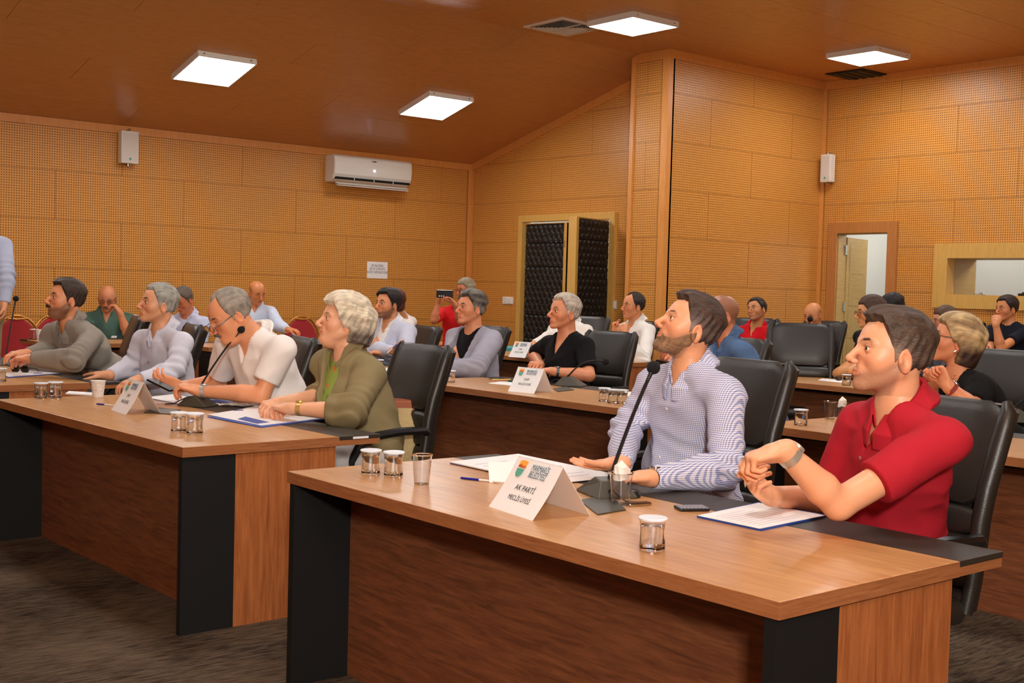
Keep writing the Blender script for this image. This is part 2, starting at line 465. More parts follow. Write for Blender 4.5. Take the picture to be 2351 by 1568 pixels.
# walls behind the camera
struct(G().box((XN-.1, YN-.1, 0), (X3+.2, YN, ZF+.05)).obj('wall_near', M_PANELP))
struct(G().box((XN-.1, YN, 0), (XN, YB+.1, ZF+.05)).obj('wall_front', M_PANELP))
# floor
struct(G().box((XN-.1, YN-.1, -.1), (X3+3.2, YB+.1, 0)).obj('floor', M_CARPET))
# ceiling: boards with proud pale seams
ce = struct(thing('ceiling', '', '', (0, 0, 0))); del ce['category']; del ce['label']
G().box((XN-.1, YN-.1, ZF+.016), (X3+.2, YBR, ZF+.1)).obj('backing', M_SEAM, ce)
g = G(); g.prism([(YBR, ZF+.016), (YB+.1, ZE-SLOPE*.1+.016), (YB+.1, ZE+.1), (YBR, ZF+.1)], XN-.1, X1+.1, 0)
g.obj('backing', M_SEAM, ce)
def ceil_board(x0, x1, y0, y1):
    gp = .0025; g = G()
    x0 += gp; x1 -= gp; y0 += gp; y1 -= gp
    za, zb = ceil_z(y0), ceil_z(y1)
    v = [(x0, y0, za), (x1, y0, za), (x1, y1, zb), (x0, y1, zb)]
    v += [(a, b, c+.016) for a, b, c in v]
    g.add(v, [(0, 3, 2, 1), (4, 5, 6, 7), (0, 1, 5, 4), (1, 2, 6, 5), (2, 3, 7, 6), (3, 0, 4, 7)])
    g.obj('board', M_CEIL, ce)
BW, BL = .5*SW*1.0, 2.85
ys = [YBR]; y = YBR
while y < YB: y += .475*SW*1.06; ys.append(min(y, YB))
r = 0
for ya, yb in zip(ys[:-1], ys[1:]):
    x = XN-(r % 3)*.95
    while x < X1:
        a, b = max(x, XN), min(x+BL, X1)
        if b-a > .02: ceil_board(a, b, ya, yb)
        x += BL
    r += 1
y = YBR; r = 0
while y > YN:
    ya = max(y-.52, YN); x = XN-((r+1) % 3)*.95
    while x < X3:
        a, b = max(x, XN), min(x+BL, X3)
        if b-a > .02: ceil_board(a, b, ya, y)
        x += BL
    y = ya; r += 1
# rooms behind the doors and the window
struct(G().box((X1+.1, YB+.0, 0), (X1+2.6, YB+.1, 3)).box((X1+2.5, YL, 0), (X1+2.6, YB, 3)).box((X1+.1, YL-.1, 0), (X1+2.6, YL, 3)).box((X1+.1, YL, 2.95), (X1+2.6, YB, 3.05)).obj('wall_corridor', M_WALLW))
struct(G().box((X3+2.6, YN, 0), (X3+2.7, YC+.4, 3)).box((X3+.1, YC+.3, 0), (X3+2.7, YC+.4, 3)).box((X3+.1, YN, 2.95), (X3+2.7, YC+.4, 3.05)).box((X3+.1, YN-.1, 0), (X3+2.7, YN, 3)).obj('wall_booth', M_WALLW))
def ceiling_lamp(x, y, z, label, cat='light', group='square ceiling light panels'):
    o = thing('ceiling_light', label, cat, (x, y, z), 0, group)
    return o
# ------------------------------------------------------------------ ceiling fixtures
LS = .64
def lamp(x, y, label):
    z = ceil_z(y); t = thing('ceiling_light', label, 'light', (x, y, z), 0, 'square ceiling light panels')
    if y > YBR: t.rotation_euler = (-math.atan(SLOPE), 0, 0)
    h = LS/2
    g = G().box((-h, -h, -.055), (-h+.014, h, 0)).box((h-.014, -h, -.055), (h, h, 0)).box((-h+.014, -h, -.055), (h-.014, -h+.014, 0)).box((-h+.014, h-.014, -.055), (h-.014, h, 0))
    g.obj('frame', M_WHITE, t)
    G().box((-h+.014, -h+.014, -.052), (h-.014, h-.014, -.03)).obj('diffuser', M_LAMP, t)
    g = G()
    for sxx, syy in ((-1, -1), (1, -1), (-1, 1), (1, 1)):
        g.box((sxx*h*.8-.01, syy*(h+.001)-.001, -.03), (sxx*h*.8+.01, syy*(h+.001)+.001, -.018))
    g.obj('bracket', M_CHROME, t)
lamp(5.60, 11.62, 'white square light panel on the sloping ceiling, nearest the left edge')
lamp(8.47, 11.72, 'white square light panel on the sloping ceiling above the air conditioner end')
lamp(8.62, 8.64, 'white square light panel beside the square ceiling air vent')
lamp(11.50, 7.89, 'white square light panel above the open oak door by the dark hatch')
for x in (2.6, 5.6, 8.6, 11.5):
    for y in (5.5, 2.3):
        if (x, y) == (2.6, 99): continue
        lamp(x, y, 'white square light panel above the desks, out of the photo')
for x in (2.6, 5.6): lamp(x, 8.64, 'white square light panel above the desks, out of the photo')
for x in (2.6,): lamp(x, 11.62, 'white square light panel above the desks, out of the photo')
for o in list(COL.objects):
    if o.get('label', '').endswith('out of the photo'): o['group'] = 'ceiling light panels outside the frame'

# square air diffuser
vx, vy = 8.15*SW*.99, 9.17*SW*.985
t = thing('ceiling_vent', 'white square louvred air vent in the ceiling beside a light panel', 'vent', (vx, vy, ZF))
h = .30
G().box((-h, -h, -.012), (h, -h+.05, 0)).box((-h, h-.05, -.012), (h, h, 0)).box((-h, -h+.05, -.012), (-h+.05, h-.05, 0)).box((h-.05, -h+.05, -.012), (h, h-.05, 0)).obj('frame', M_WHITE, t)
G().box((-h+.05, -h+.05, -.002), (h-.05, h-.05, 0)).obj('backing', M_DARK, t)
for k in range(7):
    a = h-.06-k*.032; b = .012
    g = G()
    g.add([(-a, -a, -.014), (a, -a, -.014), (a, a, -.014), (-a, a, -.014), (-a+b, -a+b, -.004), (a-b, -a+b, -.004), (a-b, a-b, -.004), (-a+b, a-b, -.004)],
          [(0, 1, 5, 4), (1, 2, 6, 5), (2, 3, 7, 6), (3, 0, 4, 7)])
    g.obj('louvre', M_WHITE, t)
G().box((-.006, -h+.06, -.018), (.006, h-.06, -.004)).obj('cross_bar', M_WHITE, t)
t = thing('ceiling_hatch', 'dark square grille in the ceiling near the corner of right wall', 'hatch', (12.08*SW, 8.42*SW, ZF))
G().box((-.28, -.26, -.01), (.28, .26, 0)).obj('frame', M_BLACKP, t)
for k in range(4): G().box((-.24, -.2+k*.11, -.02), (.24, -.14+k*.11, -.008)).obj('slat', plain('dark_green_slat', srgb(60, 58, 44), .6) if k == 0 else MATS['dark_green_slat'], t)

# air conditioner
a = on_y(727, 348, YB); b = on_y(925, 425, YB)
ax0, ax1 = a[0]+.12, b[0]-.02; az1 = a[2]-.03; az0 = az1-.34
t = thing('air_conditioner', 'white split air conditioner unit mounted high on the left wall', 'air conditioner', ((ax0+ax1)/2, YB, az0))
W = (ax1-ax0)/2
prof = [(0, .0), (0, .34), (-.19, .34), (-.235, .315), (-.245, .2), (-.235, .1), (-.2, .045), (-.13, .0)]
g = G(); g.prism(prof, -W, W, 0); g.obj('body', M_WHITE, t, bevel=.02, seg=3)
G().box((-W+.03, -.232, .035), (W-.03, -.15, .062)).obj('air_slot', M_DARK, t, rot=(radians(0), 0, 0))
for k in range(2): G().box((-W+.05, -.235, .012+k*.0), (W-.05, -.17, .02)).obj('louvre', M_WHITE, t, loc=(0, -.008, .012+.022*k), rot=(radians(18), 0, 0))
g = G()
for k in range(3): g.box((-W*.5+k*W*.5-.004, -.24, .03), (-W*.5+k*W*.5+.004, -.225, .066))
g.obj('louvre_support', M_WHITE, t)
G().sphere((0, -.247, .17), .012, 10, 6).obj('led', M_LED, t)
G().box((-.045, -.248, .285), (.035, -.24, .291)).box((-.01, -.249, .280), (.01, -.24, .297)).obj('emblem', M_INK, t)

# wall speakers
def speaker(loc, rz, label, w_, h_):
    t = thing('wall_speaker', label, 'speaker', loc, rz, 'white wall speakers')
    G().box((-w_/2, -.13, 0), (w_/2, -.03, h_)).obj('cabinet', M_WHITE, t, bevel=.008)
    G().box((-w_/2+.012, -.134, .02), (w_/2-.012, -.128, h_-.02)).obj('grille', plain('speaker_grille', srgb(224, 216, 204), .6, bump=.4, bscale=900) if 'speaker_grille' not in MATS else MATS['speaker_grille'], t)
    G().lathe([(.014, 0), (.014, .004)], 12, M=Matrix.Translation((0, -.134, .05)) @ Matrix.Rotation(pi/2, 4, 'X')).obj('badge', M_GREENP, t)
    G().tube([(0, 0, -.01), (0, -.1, -.02), (0, -.1, .0)], .012, 8).tube([(0, 0, h_+.01), (0, -.1, h_+.02), (0, -.1, h_)], .012, 8).obj('bracket', M_CHROME, t)
p = on_y(302, 378, YB); speaker((p[0]-.07, YB, p[2]), 0, 'white wall speaker left of the air conditioner', .2, .36)
p = on_x(1905, 420, X3); speaker((X3, p[1]-.02, p[2]), -pi/2, 'white wall speaker above the open oak door', .15, .34)

# notice on the wall
a = on_y(843, 600, YB); b = on_y(889, 640, YB)
t = thing('wall_notice', 'white paper notice with three printed lines taped to the left wall', 'notice', (a[0], YB, b[2]))
nw, nh = b[0]-a[0], a[2]-b[2]
G().box((0, -.004, 0), (nw, -.001, nh)).obj('sheet', M_PAPER, t)
for k, s_ in enumerate(['BU SALONDA', 'SES VE GÖRÜNTÜ', 'KAYDI YAPILMAKTADIR']):
    text(s_, .048, M_INK, t, Matrix.Translation((nw/2, -.0045, nh*(.76-.2*k))) @ Matrix.Rotation(pi/2, 4, 'X'), squeeze=.62)
# light switches
def switch(p, rz, label, n):
    t = thing('light_switch', label, 'switch', p, rz, 'white light switches')
    G().box((-.055*n, -.012, -.05), (.055*n, -.0, .05)).obj('plate', M_WHITE, t, bevel=.003)
    for k in range(n): G().box((-.045*n+.09*k, -.018, -.038), (-.045*n+.09*k+.08, -.01, .038)).obj('rocker', M_WHITE, t, bevel=.002)
p = on_x(1167, 690, X1); switch((X1-.001, p[1], p[2]), -pi/2, 'white double light switch left of the padded door', 2)
p = on_x(1409, 700, X1); switch((X1-.001, p[1], p[2]), -pi/2, 'white single light switch right of the padded door', 1)

# ------------------------------------------------------------------ padded double door
dr = struct(thing('door_1', 'black padded double door in a pale oak frame, one leaf ajar', '', (X1, YB, 0), -pi/2)); del dr['category']
u0, u1, zt = DU0, DU1, DZ
G().box((u0, -.045, 0), (u0+FR, .1, zt)).obj('jamb', M_FRAME, dr); G().box((u1-FR, -.045, 0), (u1, .1, zt)).obj('jamb', M_FRAME, dr)
G().box((u0+FR, -.045, zt-FR), (u1-FR, .1, zt)).obj('head', M_FRAME, dr)
iw = (u1-u0-2*FR)
mid = u0+FR+iw*.52
def leaf(wd, ht, name):
    """padded leaf; hinge at x=0, extends to +x, padding on -y side"""
    root = bpy.data.objects.new(name, None); COL.objects.link(root); root.parent = dr
    G().box((0, 0, .01), (wd, .045, ht)).box((wd-.03, -.05, .01), (wd, 0, ht)).obj('stile', M_FRAME, root)
    nx, nz = 9, 26; st = 14
    # tufted padding as a displaced sheet
    xs = np.linspace(.01, wd-.035, 70); zs = np.linspace(.02, ht-.01, 170)
    X, Z = np.meshgrid(xs, zs, indexing='ij')
    p_ = .095
    a_ = np.cos(pi*(X/p_+Z/p_*.62))**2; b_ = np.cos(pi*(X/p_-Z/p_*.62))**2
    d = .035*(1-.0)*(1-np.maximum(a_, b_)**6*.35)-.022*(a_*b_)**4
    ed = np.minimum(np.minimum(X-.01, wd-.035-X), np.minimum(Z-.02, ht-.01-Z)); d = d*np.clip(ed/.03, 0, 1)**.5
    seam = np.abs(((Z/.31) % 1)-.5) < .012; d = d-.012*seam
    v = np.stack([X, -.002-d, Z], -1).reshape(-1, 3); n2 = len(zs)
    f = [(i*n2+j, (i+1)*n2+j, (i+1)*n2+j+1, i*n2+j+1) for i in range(len(xs)-1) for j in range(n2-1)]
    G().add(v.tolist(), f).obj('padding', M_LEATHDR, root, smooth=True)
    return root
M_LEATHDR = plain('door_leatherette', srgb(22, 20, 18), .42, spec=.5)
lf = leaf(iw*.52, zt-FR-.02, 'door_leaf'); lf.location = (u0+FR, .03, 0)
G().box((iw*.52-.05, -.055, .01), (iw*.52, .05, zt-FR-.03)).obj('edge_stile', M_FRAME, lf)
G().box((iw*.52-.035, -.062, zt-.42), (iw*.52-.02, -.055, zt-.34)).obj('bolt', M_CHROME, lf)
lf = leaf(iw*.46, zt-FR-.02, 'door_leaf'); lf.location = (u1-FR, -.06, 0); lf.scale = (-1, 1, 1); lf.rotation_euler = (0, 0, radians(104))
G().box((iw*.46-.01, -.05, .01), (iw*.46+.02, .06, zt-FR-.03)).obj('edge_stile', M_FRAME, lf)
# dark panel and coat rail seen in the gap
struct(G().box((X1+.6, YB-DU1, 0), (X1+.62, YB-DU0, 1.55)).obj('wall_corridor_dado', M_DARK))

# ------------------------------------------------------------------ oak door in right wall
dr = struct(thing('door_2', 'open olive oak door in a brown frame', '', (X3, YC, 0), -pi/2)); del dr['category']
G().box((RD0, -.03, 0), (RD0+.13, .012, RDZ-.13)).box((RD1-.13, -.03, 0), (RD1, .012, RDZ-.13)).obj('architrave', M_BROWNTRIM, dr)
G().box((RD0, -.03, RDZ-.13), (RD1, .012, RDZ)).obj('head_architrave', M_BROWNTRIM, dr)
G().box((RD0+.11, 0, 0), (RD0+.14, .16, RDZ-.11)).box((RD1-.14, 0, 0), (RD1-.11, .16, RDZ-.11)).box((RD0+.14, 0, RDZ-.14), (RD1-.14, .16, RDZ-.11)).obj('jamb', M_DOORLEAF, dr)
lf = bpy.data.objects.new('door_leaf', None); COL.objects.link(lf); lf.parent = dr; lf.location = (RD0+.15, .17, 0); lf.rotation_euler = (0, 0, radians(103))
lw = RD1-RD0-.3
G().box((0, 0, .01), (lw, .04, RDZ-.17)).obj('slab', M_DOORLEAF, lf)
g = G()
for k in range(5): g.box((.09, -.004, .12+k*.4), (lw-.09, .0, .12+k*.4+.37))
for k in range(5): pass
g.obj('inlay', M_DOORLEAF, lf, bevel=.002)
for k, z in enumerate((.35, 1.25, 1.95)): G().box((RD0+.135, .13, z), (RD0+.155, .165, z+.12)).obj('hinge', M_CHROME, dr)

# ------------------------------------------------------------------ booth window
wn = struct(thing('window_1', 'wide booth window in a yellow oak frame', '', (X3, YC, 0), -pi/2)); del wn['category']
fw = .17
g = G().box((RW0, -.03, RWZ0), (RW0+fw, .14, RWZ1)).box((RW1-fw, -.03, RWZ0), (RW1, .14, RWZ1)); g.obj('frame_side', M_FRAME, wn)
G().box((RW0+fw, -.03, RWZ1-fw), (RW1-fw, .14, RWZ1)).obj('frame_head', M_FRAME, wn)
G().box((RW0+fw, -.03, RWZ0), (RW1-fw, .45, RWZ0+fw*.92)).obj('window_sill', M_FRAME, wn)
G().box((RW0+fw-.03, .14, RWZ0+fw*.92), (RW0+fw, .6, RWZ1-fw)).box((RW1-fw, .14, RWZ0), (RW1-fw+.03, .6, RWZ1-fw)).box((RW0+fw, .14, RWZ1-fw), (RW1-fw, .6, RWZ1-fw+.03)).obj('reveal', M_DOORLEAF, wn)
G().box((RW0+fw, .135, RWZ0+fw*.9), (RW1-fw, .141, RWZ1-fw)).obj('pane', M_GLASS, wn)
t = tag(G().box((0, 0, 0), (.06, .34, .03)).box((.01, .05, .03), (.05, .3, .045)).obj('audio_device', M_BLACKPL, None, loc=(X3+.25, YC-RW0-1.22, RWZ0+fw*.92+.0)), 'black audio device lying on the booth window sill', 'device')
t = tag(G().box((0, 0, 0), (.05, .2, .012)).box((.01, .04, .012), (.04, .09, .03)).obj('sill_adapter', M_WHITE, None, loc=(X3+.25, YC-RW0-.50, RWZ0+fw*.92)), 'small white adapter lying on the booth window sill', 'adapter')
def point_l(loc, e, col, size=.3):
    l = bpy.data.lights.new('room_lamp', 'POINT'); l.energy = e; l.color = col; l.shadow_soft_size = size
    o = bpy.data.objects.new('room_lamp', l); COL.objects.link(o); o.location = loc
point_l((X3+1.5, 6.0, 2.6), 70, (1, .97, .9)); point_l((X1+1.4, 11.4, 2.7), 60, (1, .95, .85))
point_l((X3+1.5, 8.4, 2.6), 30, (1, .97, .9))

# ------------------------------------------------------------------ desks
DT = .04
def desk(x, y0, y1, label, z=.75, rz=0., main=.72, strip=.215, marker=False, flip=0, pivot=None):
    """x front edge, y0..y1 ends, seat side +x"""
    t = thing('conference_desk', label, 'desk', (x, y0, 0), rz, 'walnut conference desks with charcoal writing strips')
    Ln = y1-y0
    G().box((0, 0, z-DT), (main, Ln, z)).obj('desktop', M_TOP, t, bevel=.002)
    G().box((-.0015, .0, z-DT), (0, Ln, z-.001)).box((0, -.0015, z-DT), (main, 0, z-.001)).box((0, Ln, z-DT), (main, Ln+.0015, z-.001)).obj('edge_band', M_EDGE, t)
    G().box((main+.001, 0, z-.016), (main+strip, Ln, z)).obj('writing_strip', M_STRIP, t, bevel=.0015)
    G().box((main+.001, 0.001, z-DT), (main+strip-.003, Ln-.001, z-.0165)).obj('strip_board', M_EDGE, t)
    if marker: G().box((main+.07, -.0018, z-.0135), (main+.15, 0, z-.004)).obj('asset_tag', M_PAPER, t)
    for yy in (.012, Ln-.042):
        G().box((.004, yy, 0), (.235, yy+.03, z-DT)).obj('black_end_panel', M_BLACKP, t)
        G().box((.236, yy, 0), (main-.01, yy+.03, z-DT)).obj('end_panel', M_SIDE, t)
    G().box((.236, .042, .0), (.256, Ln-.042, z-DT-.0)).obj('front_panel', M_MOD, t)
    G().box((.20, .042, z-DT-.035), (.236, Ln-.042, z-DT)).obj('painted_shadow_strip', M_BLACKP, t)  # black strip put in for the shadow under the top
    return t
desk(2.098, 1.606, 3.725, 'front-most walnut desk with the municipal name card facing the camera')
desk(2.045, 4.455, 6.66, 'walnut desk of the white haired woman, at left of the aisle', rz=radians(1.2), marker=True)
desk(2.10, 7.50, 9.3, 'walnut desk at the left edge under the grey shirted man', rz=0)
desk(4.86, 4.87, 7.05, 'walnut desk behind, where the man in black T-shirt sits')
desk(4.82, 7.32, 9.5, 'walnut desk in second row where men in pale blazers sit')
desk(4.94, 1.48, 4.0, 'walnut desk in second row behind the red polo man')
desk(7.66, 8.05, 10.2, 'third row walnut desk with a folded name card and teal folder', z=.75)
desk(7.66, 4.1, 6.5, 'third row walnut desk with paper, right of the empty chair')
desk(9.85, 4.3, 6.6, 'rear walnut desk below the booth window')
# desks along the left wall, front facing the room
DFZ = .79
def desk_wall(xa, xb, y, label):
    t = desk(0, 0, xb-xa, label, z=DFZ); t.location = (xb, y, 0); t.rotation_euler = (0, 0, pi/2); return t
desk_wall(3.9, 5.0, 11.3, 'walnut desk along the left wall where green shirted man sits')
desk_wall(5.06, 6.7, 10.5, 'walnut desk along the left wall where the bowed lavender man sits')
desk_wall(6.72, 8.4, 10.5, 'walnut desk along the left wall where the bald man sits')

# ------------------------------------------------------------------ office chairs (facing +X in their own frame)
BPROF = [(-.215, .47), (-.235, .56), (-.25, .66), (-.262, .76), (-.285, .86), (-.325, .98), (-.365, 1.10)]
def bp(h):
    for (x0, z0), (x1, z1) in zip(BPROF[:-1], BPROF[1:]):
        if z0 <= h <= z1+1e-6: t = (h-z0)/(z1-z0); return x0+(x1-x0)*t
    return BPROF[-1][0]
def pad(zc0, zc1, w_, th, xoff, n=8, crown=.0):
    """horizontal roll following the back profile"""
    g = G(); ring = []
    M_ = 16
    vs = []; ny = 9
    for j in range(ny):
        y = -w_/2+w_*j/(ny-1)
        e = 1-abs(2*j/(ny-1)-1)**6*.55
        for k in range(M_):
            a = 2*pi*k/M_; cx_, cz_ = cos(a), sin(a)
            cx_ = math.copysign(abs(cx_)**.75, cx_); cz_ = math.copysign(abs(cz_)**.75, cz_)
            z = (zc0+zc1)/2+cz_*(zc1-zc0)/2*(1 if abs(2*j/(ny-1)-1) < .99 else .8)
            vs.append((bp(min(max(z, .47), 1.10))+xoff+cx_*th/2*e, y, z))
    f = []
    for j in range(ny-1):
        for k in range(M_): f.append((j*M_+k, j*M_+(k+1) % M_, (j+1)*M_+(k+1) % M_, (j+1)*M_+k))
    f.append(tuple(range(M_))[::-1]); f.append(tuple((ny-1)*M_+k for k in range(M_)))
    return g.add(vs, [tuple(reversed(q)) for q in f])
def office_chair(label, arms=True):
    t = thing('office_chair', label, 'chair', (0, 0, 0), 0, 'black leather conference chairs')
    G().box((-.22, -.25, .43), (.27, .25, .52)).obj('seat', M_LEATHER, t, smooth=True, bevel=.04, seg=4)
    # shell behind the back
    g = G(); v = []
    hs = [.47, .56, .66, .76, .86, .98, 1.10, 1.125]
    for h_ in hs:
        x_ = bp(min(h_, 1.10)); wv = .245 if h_ < 1.11 else .225
        for (dx, yy) in ((-.0, -wv), (-.055, -wv*.92), (-.062, 0), (-.055, wv*.92), (0, wv)): v.append((x_+dx-(.0 if h_ < 1.11 else -.012), yy, h_))
    f = []
    for i in range(len(hs)-1):
        for k in range(5): f.append((i*5+k, (i+1)*5+k, (i+1)*5+(k+1) % 5, i*5+(k+1) % 5))
    f += [(0, 1, 2, 3, 4), tuple(5*(len(hs)-1)+k for k in (4, 3, 2, 1, 0))]
    g.add(v, f).obj('back_shell', M_LEATHER, t, smooth=True)
    pad(.80, 1.135, .465, .075, .012).obj('head_cushion', M_LEATHER, t, smooth=True)
    for k in range(4): pad(.795-.085*(k+1), .80-.085*k, .455, .072, .012).obj('back_cushion', M_LEATHER, t, smooth=True)
    for s in (-1, 1):
        g = G(); g.tube([(bp(h_)+.008, s*.238, h_) for h_ in (.47, .56, .66, .76, .86, .98, 1.06, 1.10)]+[(bp(1.10)+.0, s*.222, 1.135)], [.022, .024, .026, .028, .03, .032, .03, .028, .014], 10)
        g.obj('side_bolster', M_LEATHER, t, smooth=True)
        if arms:
            g = G(); g.tube([(-.23, s*.275, .70), (-.20, s*.29, .715), (-.05, s*.295, .715), (.08, s*.295, .70), (.17, s*.295, .66), (.215, s*.292, .58), (.215, s*.285, .5), (.15, s*.26, .44), (.0, s*.22, .425)], [.016, .02, .022, .022, .022, .02, .018, .017, .016], 8)
            g.obj('armrest', M_BLACKPL, t, smooth=True)
    G().lathe([(.05, .36), (.03, .35), (.028, .12)], 12).obj('gas_column', M_BLACKPL, t, smooth=True)
    g = G()
    for k in range(5):
        a = 2*pi*k/5+.3; g.tube([(0, 0, .13), (.15*cos(a), .15*sin(a), .12), (.31*cos(a), .31*sin(a), .085)], [.03, .024, .016], 8)
    g.obj('star_base', M_BLACKPL, t, smooth=True)
    for k in range(5):
        a = 2*pi*k/5+.3; c_ = (.31*cos(a), .31*sin(a), .03)
        G().sphere(c_, (.03, .03, .03), 10, 6).obj('castor', M_BLACKPL, t, smooth=True)
    G().box((-.14, -.14, .36), (.12, .14, .43)).obj('mechanism', M_BLACKPL, t, bevel=.02)
    return t
CH = {}
# (key, x, y, facing degrees, label)
CHAIRS = [   # bearing of the near top corner of the back, its depth, facing in degrees
 ('A', 2330, 925, 3.74, 166, 'black leather chair holding the man in red polo'),
 ('B', 1826, 832, 4.78, 172, 'black leather chair holding the man in checked shirt'),
 ('C', 1036, 795, 6.10, 176, 'black leather chair of the white haired woman with straw bag'),
 ('D', 728, 777, 6.95, 166, 'black leather chair behind the white polo man'),
 ('E', 466, 747, 8.15, 166, 'black leather chair holding the man in buttoned white shirt'),
 ('F', 332, 728, 8.9, 164, 'black leather chair behind the grey shirted man'),
 ('G', 1464, 763, 9.1, 186, 'black leather chair holding the man in black T-shirt'),
 ('H', 1168, 751, 10.05, 170, 'black leather chair holding the man in grey blazer'),
 ('I', 1011, 750, 11.15, 172, 'black leather chair holding the man in white blazer'),
 ('J', 1769, 779, 7.7, 172, 'black leather chair holding the man in blue polo'),
 ('K', 2410, 808, 6.75, 176, 'large black leather chair behind the blonde woman'),
 ('L', 1912, 744, 10.15, 217, 'empty black leather chair standing before the microphone desk'),
 ('M', 1513, 738, 12.7, 172, 'black leather chair holding the man with chin on hands'),
 ('N', 1400, 728, 12.9, 186, 'black leather chair behind the man in black T-shirt, near the padded door'),
 ('O', 1790, 732, 12.5, 200, 'black leather chair holding the man in bright red shirt'),
 ('P', 1944, 738, 12.5, 180, 'black leather chair holding the bald man below the oak door'),
 ('Q', 2280, 745, 12.5, 180, 'black leather chair left of the man in navy T-shirt'),
 ('R', 2395, 755, 11.9, 172, 'black leather chair at the right edge below the booth window'),
]
first = None
for key, px, py, D_, deg, lab in CHAIRS:
    c_ = at(px, py, D_); a_ = radians(deg); s_ = c_[2]/1.135
    lx, ly = -.375*s_, .245*s_
    loc = (c_[0]-(lx*cos(a_)-ly*sin(a_)), c_[1]-(lx*sin(a_)+ly*cos(a_)), 0)
    if first is None:
        first = office_chair(lab); first.location = loc; first.rotation_euler = (0, 0, a_); CH[key] = first
    else: CH[key] = dup(first, loc, a_, lab)
    CH[key].scale = (s_, s_, s_)
# ------------------------------------------------------------------ red banquet chairs by the left wall
def banquet(label):
    t = thing('banquet_chair', label, 'chair', (0, 0, 0), 0, 'red velvet banquet chairs with gold frames')
    # rounded back outline in local y-z plane, chair faces +x
    pts = []
    for k in range(25):
        a = pi*k/24; pts.append((cos(a)*.23, .66+math.copysign(abs(sin(a))**.9, 1)*.30))
    pts = [(.215, .48)]+pts+[(-.215, .48)]
    g = G(); g.prism([(a*.9, .50+(b-.50)*.94) for a, b in pts], -.24, -.195, 0); g.obj('backrest', M_REDV, t, smooth=True, bevel=.015)
    G().tube([(-.215, a, b) for a, b in [(.2, .02)]+pts+[(-.2, .02)]], .014, 8).obj('frame', M_GOLDFR, t, smooth=True)
    G().tube([(-.2, -.09, .935), (-.195, 0, .925), (-.2, .09, .935)], .01, 6).obj('grip', M_GOLDFR, t, smooth=True)
    G().box((-.21, -.22, .42), (.22, .22, .5)).obj('seat', M_REDV, t, smooth=True, bevel=.03, seg=3)
    for s in (-1, 1): G().tube([(.2, s*.2, .45), (.24, s*.21, .01)], .013, 8).obj('leg', M_GOLDFR, t, smooth=True)
    return t
bfirst = None
def bput(px, py, y, lab, rz=-pi/2, scl=1.0):
    """chair whose back top is seen at that bearing, standing at depth y"""
    global bfirst
    p = on_y(px, py, y)
    if bfirst is None: bfirst = banquet(lab); o = bfirst
    else: o = dup(bfirst, (0, 0, 0), 0, lab)
    s = p[2]/.97; o.scale = (s, s, s)
    o.location = (p[0], y-.215*s, 0); o.rotation_euler = (0, 0, rz)
    return o
bput(38, 722, 12.72, 'red banquet chair at the left edge behind the microphone')
bput(128, 718, 12.75, 'red banquet chair just left of the grey shirted man')
bput(-56, 724, 12.7, 'red banquet chair cut by the left edge of the photo')
bput(692, 724, 12.75, 'red banquet chair right of the bald man in light blue shirt')
bput(770, 726, 12.75, 'red banquet chair partly hidden by the white haired woman')
# ------------------------------------------------------------------ things on the desks
ZT = .7505
def tumbler(label, lid=True, water=.75):
    t = thing('water_glass', label, 'glass', (0, 0, 0), 0, 'foil lidded water tumblers')
    n = 24; H_ = .082
    g = G(); v = []; f = []
    prof = [(.030, 0), (.0335, .004), (.032, .02), (.031, .05), (.0335, .072), (.0355, H_), (.0335, H_), (.0315, .072), (.029, .05), (.029, .02), (.027, .010), (.0, .009)]
    for i, (r, z) in enumerate(prof):
        for k in range(n):
            a = 2*pi*k/n; rr = r*(1+(.035*cos(6*a) if .004 < z < .07 and i < 6 else 0)); v.append((rr*cos(a), rr*sin(a), z))
    for i in range(len(prof)-1):
        for k in range(n): f.append((i*n+k, i*n+(k+1) % n, (i+1)*n+(k+1) % n, (i+1)*n+k))
    f.append(tuple(range(n))[::-1])
    g.add(v, f).obj('glass_body', M_GLASS, t, smooth=True)
    G().lathe([(.0262, .0105), (.0284, .02), (.0284, .05), (.0300, .064)], 24).obj('water', M_WATER, t, smooth=True)
    G().lathe([(.0372, H_-.004), (.0378, H_), (.0355, H_+.002), (.001, H_+.0015)], 24).obj('lid', M_FOIL, t, smooth=True)
    return t
gfirst = None
def put_glass(px, py, lab, z=ZT, s=1.0):
    """px, py is the middle of the base"""
    global gfirst
    p = on_z(px, py, z)
    if gfirst is None: gfirst = tumbler(lab); o = gfirst
    else: o = dup(gfirst, (0, 0, 0), 0, lab)
    o.location = (p[0], p[1], z); o.scale = (s, s, s); return o
put_glass(851, 1087, 'foil lidded water glass at the far end of the front desk, left of its pair')
put_glass(903, 1092, 'foil lidded water glass beside the tall plastic cup')
put_glass(1497, 1262, 'foil lidded water glass standing alone near the front desk edge')
put_glass(410, 990, 'foil lidded water glass by the desk corner, left one of the pair')
put_glass(447, 995, 'foil lidded water glass by the desk corner, right one of the pair', s=1.05)
put_glass(94, 914, 'foil lidded water glass at the left end of the second desk, left one')
put_glass(127, 913, 'foil lidded water glass at the left end of the second desk, right one', s=1.04)
put_glass(1, 876, 'water glass cut by the left edge of the photo')
put_glass(1387, 922, 'leftmost of three foil lidded water glasses near black T-shirt man')
put_glass(1408, 926, 'middle one of three foil lidded water glasses near black T-shirt man')
put_glass(1428, 927, 'rightmost of three foil lidded water glasses near black T-shirt man')
put_glass(1034, 878, 'water glass at the far end of the desk beside the grey blazer')
put_glass(870, 850, 'water glass with pale blue lid before the white blazer man')
put_glass(1838, 977, 'foil lidded water glass standing alone behind the checked shirt man')
put_glass(1943, 885, 'water glass seen in front of the red polo man\'s mouth')
